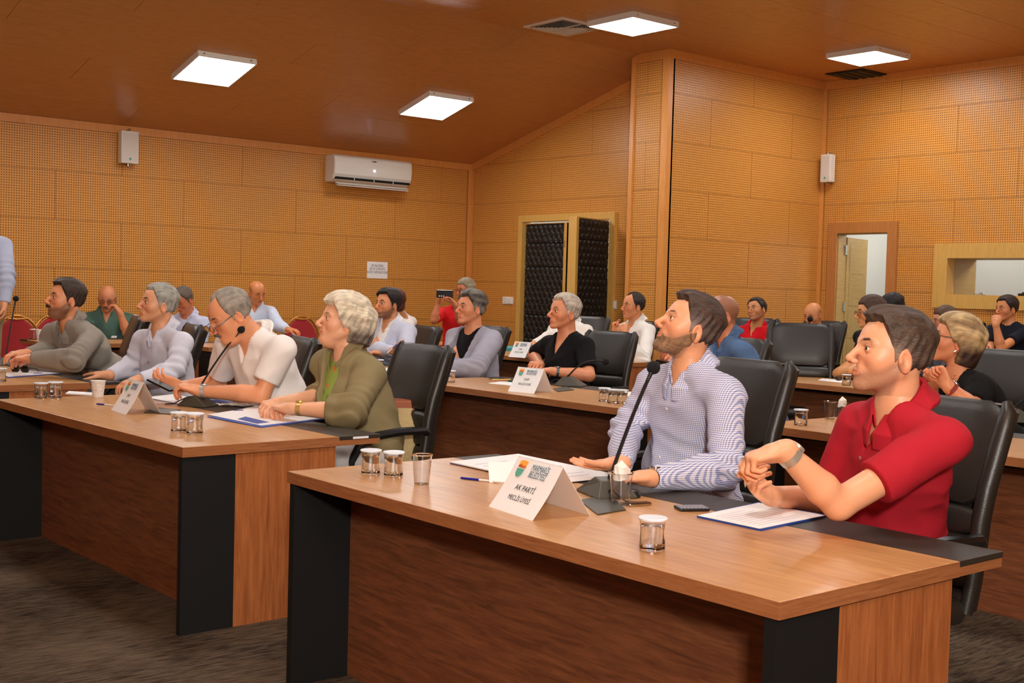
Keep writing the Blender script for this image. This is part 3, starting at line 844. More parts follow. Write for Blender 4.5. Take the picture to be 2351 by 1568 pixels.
put_glass(78, 778, 'water glass on the far desk beside a paper cup', z=DFZ, s=1.15)
def plastic_cup(px, py, lab, s=1.0, tissue=True, h=.095):
    p = on_z(px, py, ZT)
    t = thing('plastic_cup', lab, 'cup', (p[0], p[1], ZT), 0, 'clear plastic cups'); t.scale = (s, s, s)
    G().lathe([(.024, 0), (.027, .03), (.033, h), (.0355, h+.001), (.0345, h-.003), (.0318, h-.002), (.0262, .03), (.0232, .003)], 24).obj('cup_body', M_GLASS, t, smooth=True)
    if tissue:
        g = G(); random.seed(int(px))
        rs = np.random.RandomState(int(px)); v = [(0, 0, h+.035)]; n = 9
        for k in range(n): a = 2*pi*k/n; r = .018+.012*rs.rand(); v.append((r*cos(a), r*sin(a), h+.008+.014*rs.rand()))
        for k in range(n): a = 2*pi*k/n+.3; r = .026+.006*rs.rand(); v.append((r*cos(a)*.8, r*sin(a)*.8, h-.025+.01*rs.rand()))
        f = [(0, 1+k, 1+(k+1) % n) for k in range(n)]+[(1+k, 1+n+k, 1+n+(k+1) % n, 1+(k+1) % n) for k in range(n)]
        g.add(v, f).obj('tissue', M_TISSUE, t)
    return t
plastic_cup(968, 1112, 'tall clear plastic cup right of two water glasses', tissue=False, h=.10)
plastic_cup(1424, 1158, 'clear plastic cup stuffed with tissue beside the near microphone', h=.09, s=1.1)
plastic_cup(1905, 962, 'clear plastic cup behind red polo, left one of two', tissue=False)
plastic_cup(1932, 965, 'clear plastic cup with crumpled tissue behind red polo man')
def paper_cup(px, py, lab, z=ZT, s=1.0):
    p = on_z(px, py, z); t = thing('paper_cup', lab, 'cup', (p[0], p[1], z)); t.scale = (s, s, s)
    G().lathe([(.024, 0), (.0345, .078), (.033, .078), (.023, .003)], 24).obj('cup_body', M_CUP, t, smooth=True)
    G().tube([(.0345*cos(2*pi*k/24), .0345*sin(2*pi*k/24), .079) for k in range(25)], .0018, 6).obj('rim', M_WHITE, t, smooth=True)
paper_cup(225, 912, 'white paper coffee cup with scribble print on the second desk', s=1.15)
paper_cup(92, 780, 'white paper cup on the far desk at left', z=DFZ, s=1.25)

def tent_card(pl, pr, pb, apex_h, lines, label, logo=True, dx=.17, size=1.0):
    """pl, pr: base corners of the front leaf (photo bearings); folded card"""
    a = on_z(*pl, ZT); b = on_z(*pr, ZT); u = (b-a); wd = np.linalg.norm(u); rz = math.atan2(u[1], u[0])
    t = thing('name_card', label, 'name card', tuple((a+b)/2)[:2]+(ZT,), rz, 'folded name cards')
    H_ = apex_h; D_ = dx; h = wd/2; th = .001
    # local: x along width, front leaf at y=0 leaning to y=D_/2 at the top
    def leafpoly(y0, y1, bow):
        v = []; n = 7
        for i in range(n):
            s = i/(n-1); yy = y0+(y1-y0)*s+bow*sin(pi*s)
            v += [(-h, yy, H_*s), (h, yy, H_*s)]
        m = len(v); v += [(x, y+(th if y1 > y0 else -th)*1.0, z) for x, y, z in v]
        f = [(2*i, 2*i+1, 2*i+3, 2*i+2) for i in range(n-1)]+[(m+2*i, m+2*i+2, m+2*i+3, m+2*i+1) for i in range(n-1)]
        f += [(2*i, 2*i+2, m+2*i+2, m+2*i) for i in range(n-1)]+[(2*i+1, m+2*i+1, m+2*i+3, 2*i+3) for i in range(n-1)]+[(0, m, m+1, 1), (2*n-2, 2*n-1, m+2*n-1, m+2*n-2)]
        return G().add(v, f)
    leafpoly(0, D_*.5, .006).obj('front_leaf', M_PAPER, t, smooth=True)
    leafpoly(D_, D_*.5, 0).obj('back_leaf', M_PAPER, t)
    al = math.atan2(H_, D_*.5); Ls = math.hypot(H_, D_*.5)
    def place(x, s, off=.0025+0.0):
        bow = .006*sin(pi*s)
        return Matrix.Translation((x, D_*.5*s+bow-off, H_*s)) @ Matrix.Rotation(al, 4, 'X')
    for body, s, sz, mat, sq, bold in lines: text(body, sz*size, mat, t, place(0 if not (logo and s > .6) else wd*.10, s), squeeze=sq, bold=bold)
    if logo:
        q = wd*.11; ex = -wd*.30
        def flat(poly, mat, nm):
            g = G(); M_ = place(ex, .80, .003)
            v = [tuple(M_ @ Vector((x*q, y*q, 0))) for x, y in poly]; g.add(v, [tuple(range(len(poly)))]); return g.obj(nm, mat, t)
        flat([(-.75, .1), (.75, .1), (.8, .9), (.3, 1.0), (-.3, 1.0), (-.8, .9)], M_ORANGE, 'logo')
        flat([(-.75, .1), (-.75, .35), (-.3, .5), (.1, .3), (.5, .45), (.75, .3), (.75, .1)], M_REDP, 'logo')
        flat([(-.75, -.05), (.75, -.05), (.6, -.7), (.3, -1.0), (-.3, -1.0), (-.6, -.7)], M_GREENP, 'logo')
    return t
tent_card((1122, 1163), (1222, 1196), None, .148, [('MARMARİS', .86, .029, M_INKB, .64, 0), ('BELEDİYESİ', .73, .029, M_INKB, .60, 0), ('AK PARTİ', .46, .025, M_INK, .95, 0), ('MECLİS ÜYESİ', .27, .022, M_INK, .85, 0)],
          'white folded name card on the front desk, printed AK PARTİ', dx=.20)
L2 = [('MARMARİS', .86, .021, M_INKB, .8, .0001), ('BELEDİYESİ', .76, .021, M_INKB, .76, .0001), ('CHP', .52, .024, M_INK, .95, 0), ('MECLİS ÜYESİ', .33, .021, M_INK, .8, 0)]
tent_card((255, 941), (289, 952), None, .155, L2, 'white folded name card left of the glasses man\'s microphone', dx=.17)
tent_card((1166, 898), (1226, 904), None, .155, L2, 'white folded name card before the man in black T-shirt', dx=.19)
tent_card((1167, 819), (1205, 822), None, .15, L2, 'small white folded name card on the third row desk', dx=.18)

def mic(px, py, head, lab, rz, z=ZT, s=1.0, thick=1.0, bend=None, cable=True, onx=None):
    """px,py: centre of the base on the desk; head: (px,py,dx) of the microphone tip"""
    p = on_z(px, py, z) if onx is None else on_x(px, py, onx); t = thing('gooseneck_microphone', lab, 'microphone', (p[0], p[1], z), 0, 'gooseneck desk microphones')
    R_ = Matrix.Rotation(rz, 4, 'Z')
    v = [(-.085, -.065, 0), (.085, -.065, 0), (.085, .065, 0), (-.085, .065, 0), (-.085, -.065, .006), (.085, -.065, .006), (.085, .065, .006), (-.085, .065, .006),
         (-.045, -.04, .05), (.0, -.04, .058), (.0, .04, .058), (-.045, .04, .05)]
    v = [tuple(R_ @ (Vector(q)*s)) for q in v]
    G().add(v, [(0, 3, 2, 1), (0, 1, 5, 4), (1, 2, 6, 5), (2, 3, 7, 6), (3, 0, 4, 7), (4, 5, 9, 8), (5, 6, 10, 9), (6, 7, 11, 10), (7, 4, 8, 11), (8, 9, 10, 11)]).obj('base', M_MICBASE, t, bevel=.004)
    hp = Vector(on_x(head[0], head[1], p[0]+head[2]))-Vector((p[0], p[1], z))
    st = R_ @ (Vector((-.022, 0, .052))*s)
    mid_ = st.lerp(hp, .5)+Vector(bend or (0, 0, .03)); pts = []
    for k in range(15):
        u = k/14; pts.append(st*(1-u)**2+mid_*2*u*(1-u)+hp*u*u)
    G().tube(pts, .0042*thick, 8).obj('gooseneck', M_BLACKPL, t, smooth=True)
    d = (pts[-1]-pts[-2]).normalized()
    G().tube([pts[-1]-d*.02, pts[-1], pts[-1]+d*.02], [.006*s, .007*s, .008*s], 10).obj('capsule', M_BLACKPL, t, smooth=True)
    c = pts[-1]+d*.03
    G().sphere(tuple(c), .0215*s, 16, 10).obj('windscreen', M_FOAM, t, smooth=True)
    G().tube([st*.98, st+(pts[1]-st)*.5], .0085*s, 10).obj('collar', M_BLACKPL, t, smooth=True)
    if cable:
        q = [R_ @ (Vector(a)*s) for a in ((-.06, .02, .02), (-.10, .03, .035), (-.13, .02, .02), (-.15, .0, .004), (-.17, -.05, .004))]
        G().tube(q, .003*s, 6).obj('cable', M_BLACKPL, t, smooth=True)
    return t
mic(1392, 1136, (1492, 862, .16), 'gooseneck microphone on the front desk before the checked shirt man', radians(70), s=1.05, thick=1.5)
mic(455, 932, (545, 766, .14), 'gooseneck microphone before the man reading his phone', radians(-60), s=1.0, thick=1.2)
mic(12, 838, (35, 694, .1), 'gooseneck microphone at the left edge beside the sunglasses', radians(80), thick=1.2)
mic(1310, 886, (1381, 829, .05), 'bent gooseneck microphone beside the black T-shirt man', radians(-60), s=1.15, thick=1.3, bend=(-.02, .0, .08))
mic(1842, 858, (1858, 740, .1), 'gooseneck microphone in front of the empty black chair', radians(-50), s=1.2, thick=1.0)
mic(2262, 812, (2258, 752, .1), 'gooseneck microphone before the man in navy T-shirt', radians(-50), s=1.0, thick=1.2, cable=False, onx=10.15)
mic(2335, 968, (2420, 880, .05), 'microphone base at the right edge on second row desk', radians(-50), s=1.3)

def sheet(corners, mat, name, lab, cat, z=ZT, th=.0012, group=None, extra=None):
    P_ = [on_z(x, y, z) for x, y in corners]; c = sum(P_)/len(P_)
    t = thing(name, lab, cat, (c[0], c[1], z), 0, group)
    poly = [(q[0]-c[0], q[1]-c[1]) for q in P_]
    if sum(poly[i][0]*poly[(i+1) % len(poly)][1]-poly[(i+1) % len(poly)][0]*poly[i][1] for i in range(len(poly))) < 0: poly = poly[::-1]
    G().prism(poly, 0, th).obj('page', mat, t)
    if extra: extra(t, poly, c)
    return t
def printed(t, poly, c, z=.0014, rows=9, mat=None):
    # rows of print on the page
    a, b, cc, d = [Vector((p[0], p[1], 0)) for p in poly]
    g = G()
    rs = np.random.RandomState(3)
    for k in range(rows):
        v = .12+.76*k/rows; L0 = .1; L1 = .55+.35*rs.rand()
        def P2(u, w_): return (a.lerp(b, u)).lerp(d.lerp(cc, u), w_)
        q = [P2(L0, v), P2(L1, v), P2(L1, v+.018), P2(L0, v+.018)]
        g.add([(p.x, p.y, z) for p in q], [(0, 1, 2, 3)])
    g.obj('print_lines', mat or plain('pale_print', srgb(206, 200, 200), .8) if 'pale_print' not in MATS else MATS['pale_print'], t)
# papers and folders on the front desk
sheet([(1600, 1188), (1740, 1157), (1898, 1187), (1748, 1219)], M_BLUEP, 'document_folder', 'blue folder under white page before the red polo man', 'folder', th=.006)
sheet([(1602, 1184), (1742, 1155), (1893, 1184), (1744, 1214)], M_PAPER, 'document', 'white printed page lying on blue folder before red polo man', 'paper', z=ZT+.0065, extra=lambda t, p, c: printed(t, p, c))
sheet([(1033, 1064), (1190, 1046), (1370, 1082), (1215, 1102)], M_BLUEP, 'document_folder', 'blue folder under pages behind the AK PARTİ card', 'folder', th=.004)
sheet([(1033, 1062), (1190, 1044), (1428, 1094), (1260, 1112)], M_PAPER, 'document', 'white open booklet lying behind the AK PARTİ card', 'paper', z=ZT+.0045, th=.004, extra=lambda t, p, c: printed(t, p, c, z=.0042))
# card-like white sleeve standing behind the name card
t = tag(G().box((0, 0, 0), (.115, .002, .07)).obj('white_envelope', M_PAPER, None, loc=tuple(on_z(1124, 1108, ZT)), rot=(radians(-20), 0, radians(-20))), 'white envelope leaning behind the AK PARTİ card', 'envelope')
def pen(p0, p1, lab, z=ZT+.004, mat=M_PEN, r=.0042, a3=None, b3=None):
    a = Vector(on_z(*p0, z)) if a3 is None else Vector(a3); b = Vector(on_z(*p1, z)) if b3 is None else Vector(b3)
    t = thing('ballpoint_pen', lab, 'pen', tuple(a), 0, 'blue ballpoint pens'); d = b-a
    G().tube([d*0, d*.04, d*.45, d*.45+d*.001], [r*.8, r, r, r], 10).obj('cap', mat, t, smooth=True)
    G().tube([d*.45, d*.9, d], [r*.85, r*.85, r*.25], 10).obj('barrel', M_WHITE if mat == M_PEN else mat, t, smooth=True)
    return t
pen((1058, 1097), (1152, 1107), 'blue pen left of the AK PARTİ card')
pen((222, 927), (262, 931), 'blue pen left of the folded card on the second desk')
pen((536, 943), (585, 942), 'blue pen by the woman\'s clasped hands')
pen((97, 857), (52, 858), 'blue pen lying on the papers beside the sunglasses')
pen((1195, 882), (1175, 878), 'blue pen next to the green keyring by the card')
def phone(px, py, rz, lab, wd=.072, ln=.15, z=ZT, mat=M_PHONE, s=1.0, side=M_CHROME):
    p = on_z(px, py, z); t = thing('mobile_phone', lab, 'phone', (p[0], p[1], z), rz, None)
    G().box((-wd/2, -ln/2, 0), (wd/2, ln/2, .009)).obj('case', side, t, bevel=.004)
    G().box((-wd/2+.003, -ln/2+.003, .0085), (wd/2-.003, ln/2-.003, .0098)).obj('back', mat, t)
    return t
phone(1466, 1160, radians(75), 'small silver and black device lying beside the tissue cup', wd=.03, ln=.08)
phone(1588, 1170, radians(62), 'phone in chequered grey case beside the printed page', wd=.066, ln=.095, mat=M_CHK, side=M_BLACKPL)
phone(1148, 872, radians(70), 'gold edged phone near the green keyring', side=M_GOLD)
# cable flap plates in the desk tops
for i, (c_, lab) in enumerate([([(1330, 1150), (1400, 1138), (1437, 1172), (1372, 1183)], 'dark cable flap in the front desk top'), ([(330, 948), (352, 936), (415, 942), (395, 952)], 'dark cable flap beside the card on second desk'), ([(1270, 893), (1300, 888), (1318, 896), (1280, 900)], 'dark cable flap behind the name card of black T-shirt man')]):
    sheet(c_, M_MICBASE, 'cable_flap', lab, 'cable flap', th=.004)
t = tag(G().lathe([(.026, 0), (.028, .008), (.02, .022), (.006, .026)], 18).obj('round_cap', M_BLACKPL, None, smooth=True, loc=tuple(on_z(1452, 1141, ZT))), 'round black cap behind the plastic cup with tissue', 'cap')
# second desk
sheet([(476, 958), (600, 940), (752, 962), (600, 982)], M_BLUEP, 'document_folder', 'blue folder under the woman\'s forearms', 'folder', th=.003)
sheet([(476, 952), (590, 934), (752, 959), (600, 977)], M_PAPER, 'document', 'white page with blue graphic under the woman\'s hands', 'paper', z=ZT+.0035, extra=lambda t, p, c: G().add([(p[0][0]*.98+(p[1][0]-p[0][0])*a+(p[3][0]-p[0][0])*b, p[0][1]*.98+(p[1][1]-p[0][1])*a+(p[3][1]-p[0][1])*b, .0016) for a, b in ((.02, .1), (.2, .1), (.25, .6), (.05, .5))], [(0, 1, 2, 3)]).obj('blue_graphic', M_BLUEP, t))
sheet([(335, 912), (400, 905), (520, 930), (450, 935)], M_PAPER, 'document', 'white pages under the hands of the man reading a phone', 'paper')
sheet([(430, 912), (478, 916), (590, 926), (545, 932)], M_BLUEP, 'document_folder', 'blue folder behind microphone of man with moustache', 'folder', th=.003)
sheet([(150, 905), (158, 900), (222, 904), (215, 909)], M_PAPER, 'document', 'folded white paper left of the scribble paper cup', 'paper', th=.006)
g = G(); rs = np.random.RandomState(5); n_ = 9; v_ = []
for i in range(n_):
    for j in range(7): v_.append((-.09+.18*i/(n_-1), -.04+.08*j/6, .004+.018*rs.rand()*(1-abs(i/4-1)*.5)))
g.add(v_, [(i*7+j, (i+1)*7+j, (i+1)*7+j+1, i*7+j+1) for i in range(n_-1) for j in range(6)])
o = g.obj('napkin', M_TISSUE, None, loc=tuple(on_z(545, 933, ZT)), rot=(0, 0, radians(-40))); tag(o, 'crumpled white napkin between the moustached man and the woman', 'napkin')
sheet([(0, 862), (60, 853), (142, 858), (20, 868)], M_BLUEP, 'document_folder', 'blue folder under page at the left edge', 'folder', th=.003)
sheet([(0, 859), (60, 850), (138, 857), (20, 865)], M_PAPER, 'document', 'white page beside the sunglasses at the left edge', 'paper', z=ZT+.0035)
# sunglasses
p = on_z(46, 856, ZT); t = thing('sunglasses', 'black sunglasses lying on the desk at the left', 'sunglasses', (p[0], p[1], ZT), radians(-55))
for s in (-1, 1):
    G().sphere((s*.038, 0, .026), (.034, .01, .026), 16, 10).obj('lens', M_PHONE, t, smooth=True)
    G().tube([(s*.072, 0, .036), (s*.075, .06, .03), (s*.05, .13, .008)], .003, 6).obj('temple', M_BLACKPL, t, smooth=True)
G().tube([(-.008, 0, .034), (.008, 0, .034)], .0035, 6).obj('bridge', M_BLACKPL, t)
# desk of black T-shirt man
sheet([(1120, 880), (1150, 876), (1200, 880), (1180, 886)], M_PAPER, 'document', 'white page under the green keyring', 'paper')
p = on_z(1182, 877, ZT); t = thing('key_holder', 'green key holder with keys beside the name card', 'keys', (p[0], p[1], ZT), radians(20))
G().box((-.05, -.03, 0), (.05, .03, .012)).obj('pouch', plain('dark_green', srgb(24, 74, 62), .5), t, bevel=.005)
G().tube([(.05+.014*cos(a), .014*sin(a), .006) for a in [2*pi*k/12 for k in range(13)]], .0015, 6).obj('ring', M_CHROME, t)
G().box((.06, -.006, .004), (.11, .004, .007)).box((.06, .01, .004), (.105, .02, .007)).obj('key', M_CHROME, t)
sheet([(1438, 912), (1442, 902), (1475, 903), (1470, 912)], M_TISSUE, 'napkin', 'white napkin right of the three water glasses', 'napkin', th=.008)
# blazer men desk
sheet([(878, 853), (890, 845), (940, 849), (915, 856)], M_PAPER, 'document', 'white pages before the man in white blazer', 'paper', th=.006)
# third row
sheet([(1155, 806), (1160, 800), (1185, 800), (1182, 806)], M_TEAL, 'document_folder', 'teal folder beside the third row name card', 'folder', th=.03)
sheet([(1878, 873), (1888, 869), (1945, 874), (1935, 879)], M_PAPER, 'document', 'white page before the woman with bare shoulder', 'paper')
# far desks
sheet([(255, 776), (258, 772), (270, 772), (268, 776)], M_PAPER, 'document', 'white page before the green shirted man', 'paper', z=DFZ+.001, th=.01)
sheet([(618, 772), (622, 768), (636, 768), (632, 772)], M_PAPER, 'document', 'white page before the bald man in light blue', 'paper', z=DFZ+.001, th=.01)
# straw bag on the woman's chair
bp_ = at(925, 1010, 6.22)
t = thing('straw_handbag', 'woven straw handbag with tan leather flap on the woman\'s chair', 'handbag', (bp_[0], bp_[1], .43), radians(62))
g = G(); g.prism([(-.15, .0), (.15, .0), (.16, .16), (.13, .30), (.05, .37), (-.05, .37), (-.13, .30), (-.16, .16)], -.05, .05, 1); g.obj('bag_body', M_STRAW, t, smooth=True, bevel=.02)
G().box((-.06, -.062, .26), (.06, .062, .40)).obj('flap', M_TAN, t, bevel=.012)
# ------------------------------------------------------------------ people: smooth implicit bodies, meshed with surface nets
F32 = np.float32
def V3(*a): return np.array(a, dtype=float)
def nrm(v): v = np.asarray(v, float); return v/(np.linalg.norm(v)+1e-12)
def caps(P, a, b, ra, rb=None):
    rb = ra if rb is None else rb
    a = np.asarray(a, F32); b = np.asarray(b, F32); ab = b-a
    t = np.clip(((P-a) @ ab)/max(float(ab @ ab), 1e-9), 0, 1)
    q = P-a-t[:, None]*ab
    return np.sqrt((q*q).sum(1))-(ra+(rb-ra)*t)
def ell(P, c, r, R=None):
    q = P-np.asarray(c, F32)
    if R is not None: q = q @ np.asarray(R, F32).T
    r = np.asarray(r, F32); k0 = np.sqrt(((q/r)**2).sum(1)); k1 = np.sqrt(((q/(r*r))**2).sum(1))
    return k0*(k0-1)/np.maximum(k1, 1e-6)
def sph(P, c, r): return np.sqrt(((P-np.asarray(c, F32))**2).sum(1))-r
def smin(a, b, k):
    h = np.clip(.5+.5*(b-a)/k, 0, 1); return b*(1-h)+a*h-k*h*(1-h)
def smax(a, b, k): return -smin(-a, -b, k)
_C = np.array([(i, j, k) for i in (0, 1) for j in (0, 1) for k in (0, 1)])
_E = [(a, b) for a in range(8) for b in range(a+1, 8) if bin(a ^ b).count('1') == 1]
def surf(fn, lo, hi, h):
    lo = np.asarray(lo, float); hi = np.asarray(hi, float); B = 4
    nb = np.maximum(np.ceil((hi-lo)/(h*B)).astype(int), 1); n = nb*B
    cx_ = [lo[i]+(np.arange(nb[i])+.5)*B*h-.5*h for i in range(3)]
    GX = np.stack(np.meshgrid(*cx_, indexing='ij'), -1).reshape(-1, 3).astype(F32)
    dc = fn(GX)
    act = np.abs(dc) < B*h*.87*1.55+h
    D_ = np.repeat(np.repeat(np.repeat(np.sign(dc).reshape(nb), B, 0), B, 1), B, 2).astype(F32)*9
    ids = np.argwhere(act.reshape(nb))
    off = np.stack(np.meshgrid(*[np.arange(B)]*3, indexing='ij'), -1).reshape(-1, 3)
    idx = (ids[:, None, :]*B+off[None]).reshape(-1, 3)
    P = (lo+idx*h).astype(F32)
    d = np.concatenate([fn(P[i:i+400000]) for i in range(0, len(P), 400000)]) if len(P) else np.zeros(0)
    D_[idx[:, 0], idx[:, 1], idx[:, 2]] = d
    S = D_ < 0
    s8 = np.zeros(tuple(n-1), np.int8)
    for i, j, k in _C: s8 += S[i:n[0]-1+i, j:n[1]-1+j, k:n[2]-1+k]
    cells = np.argwhere((s8 > 0) & (s8 < 8))
    if len(cells) == 0: return np.zeros((0, 3)), []
    vals = np.stack([D_[cells[:, 0]+i, cells[:, 1]+j, cells[:, 2]+k] for i, j, k in _C], 1)
    acc = np.zeros((len(cells), 3)); cnt = np.zeros(len(cells))
    for a, b in _E:
        va, vb = vals[:, a], vals[:, b]; m = (va < 0) != (vb < 0)
        t = np.where(m, va/np.where(m, va-vb, 1), 0)
        acc += m[:, None]*(_C[a]+(_C[b]-_C[a])*t[:, None]); cnt += m
    V = lo+(cells+acc/cnt[:, None])*h
    vid = -np.ones(tuple(n-1), np.int64); vid[cells[:, 0], cells[:, 1], cells[:, 2]] = np.arange(len(cells))
    F = []
    for ax in range(3):
        o = [ax, (ax+1) % 3, (ax+2) % 3]
        sl0 = [slice(None)]*3; sl1 = [slice(None)]*3; sl0[ax] = slice(0, -1); sl1[ax] = slice(1, None)
        ch = S[tuple(sl0)] != S[tuple(sl1)]
        e = np.argwhere(ch); e = e[(e[:, o[1]] > 0) & (e[:, o[2]] > 0) & (e[:, o[1]] < n[o[1]]-1) & (e[:, o[2]] < n[o[2]]-1)]
        if len(e) == 0: continue
        q = []
        for da, db in ((1, 1), (0, 1), (0, 0), (1, 0)):
            c = e.copy(); c[:, o[1]] -= da; c[:, o[2]] -= db; q.append(vid[c[:, 0], c[:, 1], c[:, 2]])
        q = np.stack(q, 1); fl = ~S[e[:, 0], e[:, 1], e[:, 2]]
        q[fl] = q[fl][:, ::-1]
        F.append(q[(q >= 0).all(1)])
    return V, np.concatenate(F)
def np_obj(name, V, F, mat, parent, tint=None, matrix=None):
    me = bpy.data.meshes.new(name)
    V = np.asarray(V, F32); F = np.asarray(F, np.int32)
    me.vertices.add(len(V)); me.vertices.foreach_set('co', V.ravel())
    me.loops.add(F.size); me.loops.foreach_set('vertex_index', F.ravel())
    me.polygons.add(len(F)); me.polygons.foreach_set('loop_start', np.arange(len(F), dtype=np.int32)*4); me.polygons.foreach_set('loop_total', np.full(len(F), 4, np.int32))
    me.update(calc_edges=True); me.validate()
    me.polygons.foreach_set('use_smooth', np.ones(len(me.polygons), bool))
    if tint is not None:
        a = me.color_attributes.new('Tint', 'FLOAT_COLOR', 'POINT')
        a.data.foreach_set('color', np.concatenate([tint, np.ones((len(tint), 1))], 1).astype(F32).ravel())
    me.materials.append(mat)
    o = bpy.data.objects.new(name, me); COL.objects.link(o); o.parent = parent
    if matrix is not None: o.matrix_local = matrix
    return o
def lin(c): return np.array(srgb(*c)[:3])
def wob(P, f, seed=0):
    r = np.random.RandomState(seed); o = np.zeros(len(P), F32)
    for k in range(4):
        d = nrm(r.normal(size=3))*f*(.7+.35*k); o += np.sin(P @ d.astype(F32)+r.rand()*6.28+1.4*np.sin(P @ nrm(r.normal(size=3)).astype(F32)*f*.6))/(1+.5*k)
    return o/2.4

# --- head, in its own frame: x forward, y left, z up, origin at eye level between the ears
def skull(q, o):
    d = ell(q, (-.012, 0, .028), (.100, .077, .085))
    return smin(d, ell(q, (.020, 0, -.008), (.068, .067, .082)), .03)
def head_sdf(q, o):
    fat = o.get('fat', 0.); fem = o.get('fem', 0)
    y = np.abs(q[:, 1]); qa = q.copy(); qa[:, 1] = y
    d = skull(q, o)
    d = smin(d, ell(q, (.028, 0, -.062), (.052+.004*fat, .050+.008*fat, .048)), .02)
    d = smin(d, caps(qa, (-.010, .056+.006*fat, -.048), (.062, .016, -.099), .015+.004*fat, .013+.004*fat), .022)
    d = smin(d, sph(q, (.073, 0, -.099), .0175), .018)
    if fat: d = smin(d, ell(q, (.035, 0, -.105), (.045, .042, .02+.01*fat)), .02)
    d = smin(d, ell(qa, (.048, .043, -.030), (.028, .023, .026)), .022)
    d = smin(d, ell(q, (.0700, 0, -.067), (.0205, .028, .022)), .014)
    d = smax(d, -sph(qa, (.098, .033, -.002), .0195), .014)
    d = smin(d, caps(qa, (.0865, .008, .014), (.068, .047, .014), .0085 if not fem else .006, .008), .010)
    # nose
    nl = o.get('nose', 1.0)
    d = smin(d, caps(q, (.084, 0, .010), (.100+.011*nl, 0, -.032), .0075, .0095), .010)
    d = smin(d, sph(q, (.1025+.011*nl, 0, -.037), .0092), .006)
    d = smin(d, ell(qa, (.098+.004*nl, .0125, -.042), (.011, .0075, .0075)), .006)
    d = smax(d, -ell(qa, (.103+.006*nl, .0065, -.0505), (.006, .0035, .004)), .003)
    # lids
    el = sph(qa, (.0725, .032, -.002), .0142)
    if not o.get('closed'):
        el = smax(el, -ell(qa, (.0875, .033, -.0025), (.014, .0128, .0047)), .002)
    d = smin(d, el, .004)
    # lips
    d = smin(d, caps(qa, (.0915, .004, -.0640), (.0840, .023, -.0692), .0046, .0028), .004)
    d = smin(d, caps(qa, (.0905, .002, -.0758), (.0835, .020, -.0722), .0052, .003), .004)
    d = smax(d, -caps(qa, (.0980, 0, -.0695), (.0865, .024, -.0698), .0022, .0015), .002)
    d = smax(d, -caps(q, (.0960, 0, -.053), (.1010, 0, -.060), .0025), .003)
    # ears
    ca, sa = cos(.22), sin(.22)
    R = np.array([[ca, 0, -sa], [0, 1, 0], [sa, 0, ca]])
    ec = (-.010, .078, -.019)
    ef = ell(qa, ec, (.019, .0095, .033), R)
    ef = smax(ef, -ell(qa, (-.009, .0885, -.015), (.0125, .0095, .0230), R), .003)
    ef = smin(ef, ell(qa, (.0015, .0775, -.023), (.004, .005, .008)), .004)
    d = smin(d, ef, .005)
    return d
def head_tint(q, o):
    sk = lin(o['skin'])*np.array([1., .96, .86]); T = np.tile(sk, (len(q), 1)); y = np.abs(q[:, 1]); x = q[:, 0]; z = q[:, 2]
    def mixin(m, c): nonlocal T; T = T*(1-m[:, None])+np.asarray(c)*m[:, None]
    sm = lambda v, a, b: np.clip((v-a)/(b-a), 0, 1)
    red = sk*np.array([1.05, .72, .66])
    mixin(.55*np.exp(-(((x-.112)/.018)**2+(q[:, 1]/.02)**2+((z+.038)/.018)**2)), red)
    mixin(.40*np.exp(-(((y-.045)/.022)**2+((z+.035)/.022)**2+((x-.07)/.03)**2)), red)
    mixin(.6*sm(y, .078, .086)*(x < .03), red)
    lip = np.exp(-((z+.070)/.0085)**4)*sm(x, .082, .090)*(y < .025); mixin(.75*lip, sk*np.array([.85, .42, .42]) if o.get('fem') else sk*np.array([.88, .52, .48]))
    mixin(.35*np.exp(-(((y-.033)/.02)**2+((z+.012)/.009)**2+((x-.085)/.02)**2)), sk*np.array([.75, .55, .5]))  # eye socket shading tinted into the skin, below the eye
    if o.get('beard'):
        bc, amt = lin(o['beard'][0]), o['beard'][1]
        # jaw, chin, upper lip
        zt = np.interp(x, [-.02, .02, .05, .08, .11], [-.005, -.030, -.055, -.060, -.050])
        m = sm(zt-z, -.006, .012)*sm(x, -.014, .0)*sm(z, -.150, -.112)
        m *= 1-np.exp(-((z+.070)/.0062)**4)*(y < .022)*(x > .08)
        m *= 1-.85*np.exp(-(((x-.055)/.03)**2+((y-.045)/.02)**2+((z+.045)/.014)**2))
        n = .82+.18*np.sin(x*900)*np.sin(q[:, 1]*800)*np.sin(z*700)
        mixin(np.clip(m*amt*n, 0, 1), bc)
    hc = lin(o.get('hairc', (60, 45, 35)))
    if o.get('shade'):   # close cropped hair showing as a tint on the scalp
        ang = np.arctan2(y, x)*180/pi
        zb = np.interp(ang, [0, 40, 62, 76, 86, 100, 118, 180], [.09, .085, .03, -.02, .0, .005, -.055, -.085])
        m = sm(z-zb, -.004, .014)*o['shade']; zt = np.interp(ang, [0, 50, 90, 140, 180], o.get('shade_top', [.06, .06, .075, .09, .1])); m *= 1-sm(z-zt, -.01, .02)*o.get('bald', 0)
        mixin(np.clip(m, 0, 1), hc)
    if True:
        lash = np.exp(-(((y-.0325)/.0145)**4+((z-.0030)/.0026)**2))*(x > .068); mixin(.8*lash, sk*np.array([.16, .12, .10]))
        mixin(.28*np.exp(-(((y-.032)/.018)**2+((z-.010)/.006)**2))*(x > .06), sk*np.array([.55, .42, .36]))  # socket shading tinted into the hollow under the brow
        bwc = lin(o.get('browc', tuple(int(c*.8) for c in o.get('hairc', (60, 46, 38)))))
        zb_ = np.interp(y, [.010, .022, .036, .050], [.0165, .0205, .0225, .0165]); mixin(.6*np.exp(-((z-zb_)/.0045)**2)*sm(y, .008, .014)*sm(-y, -.055, -.046)*(x > .05), bwc)
    return T
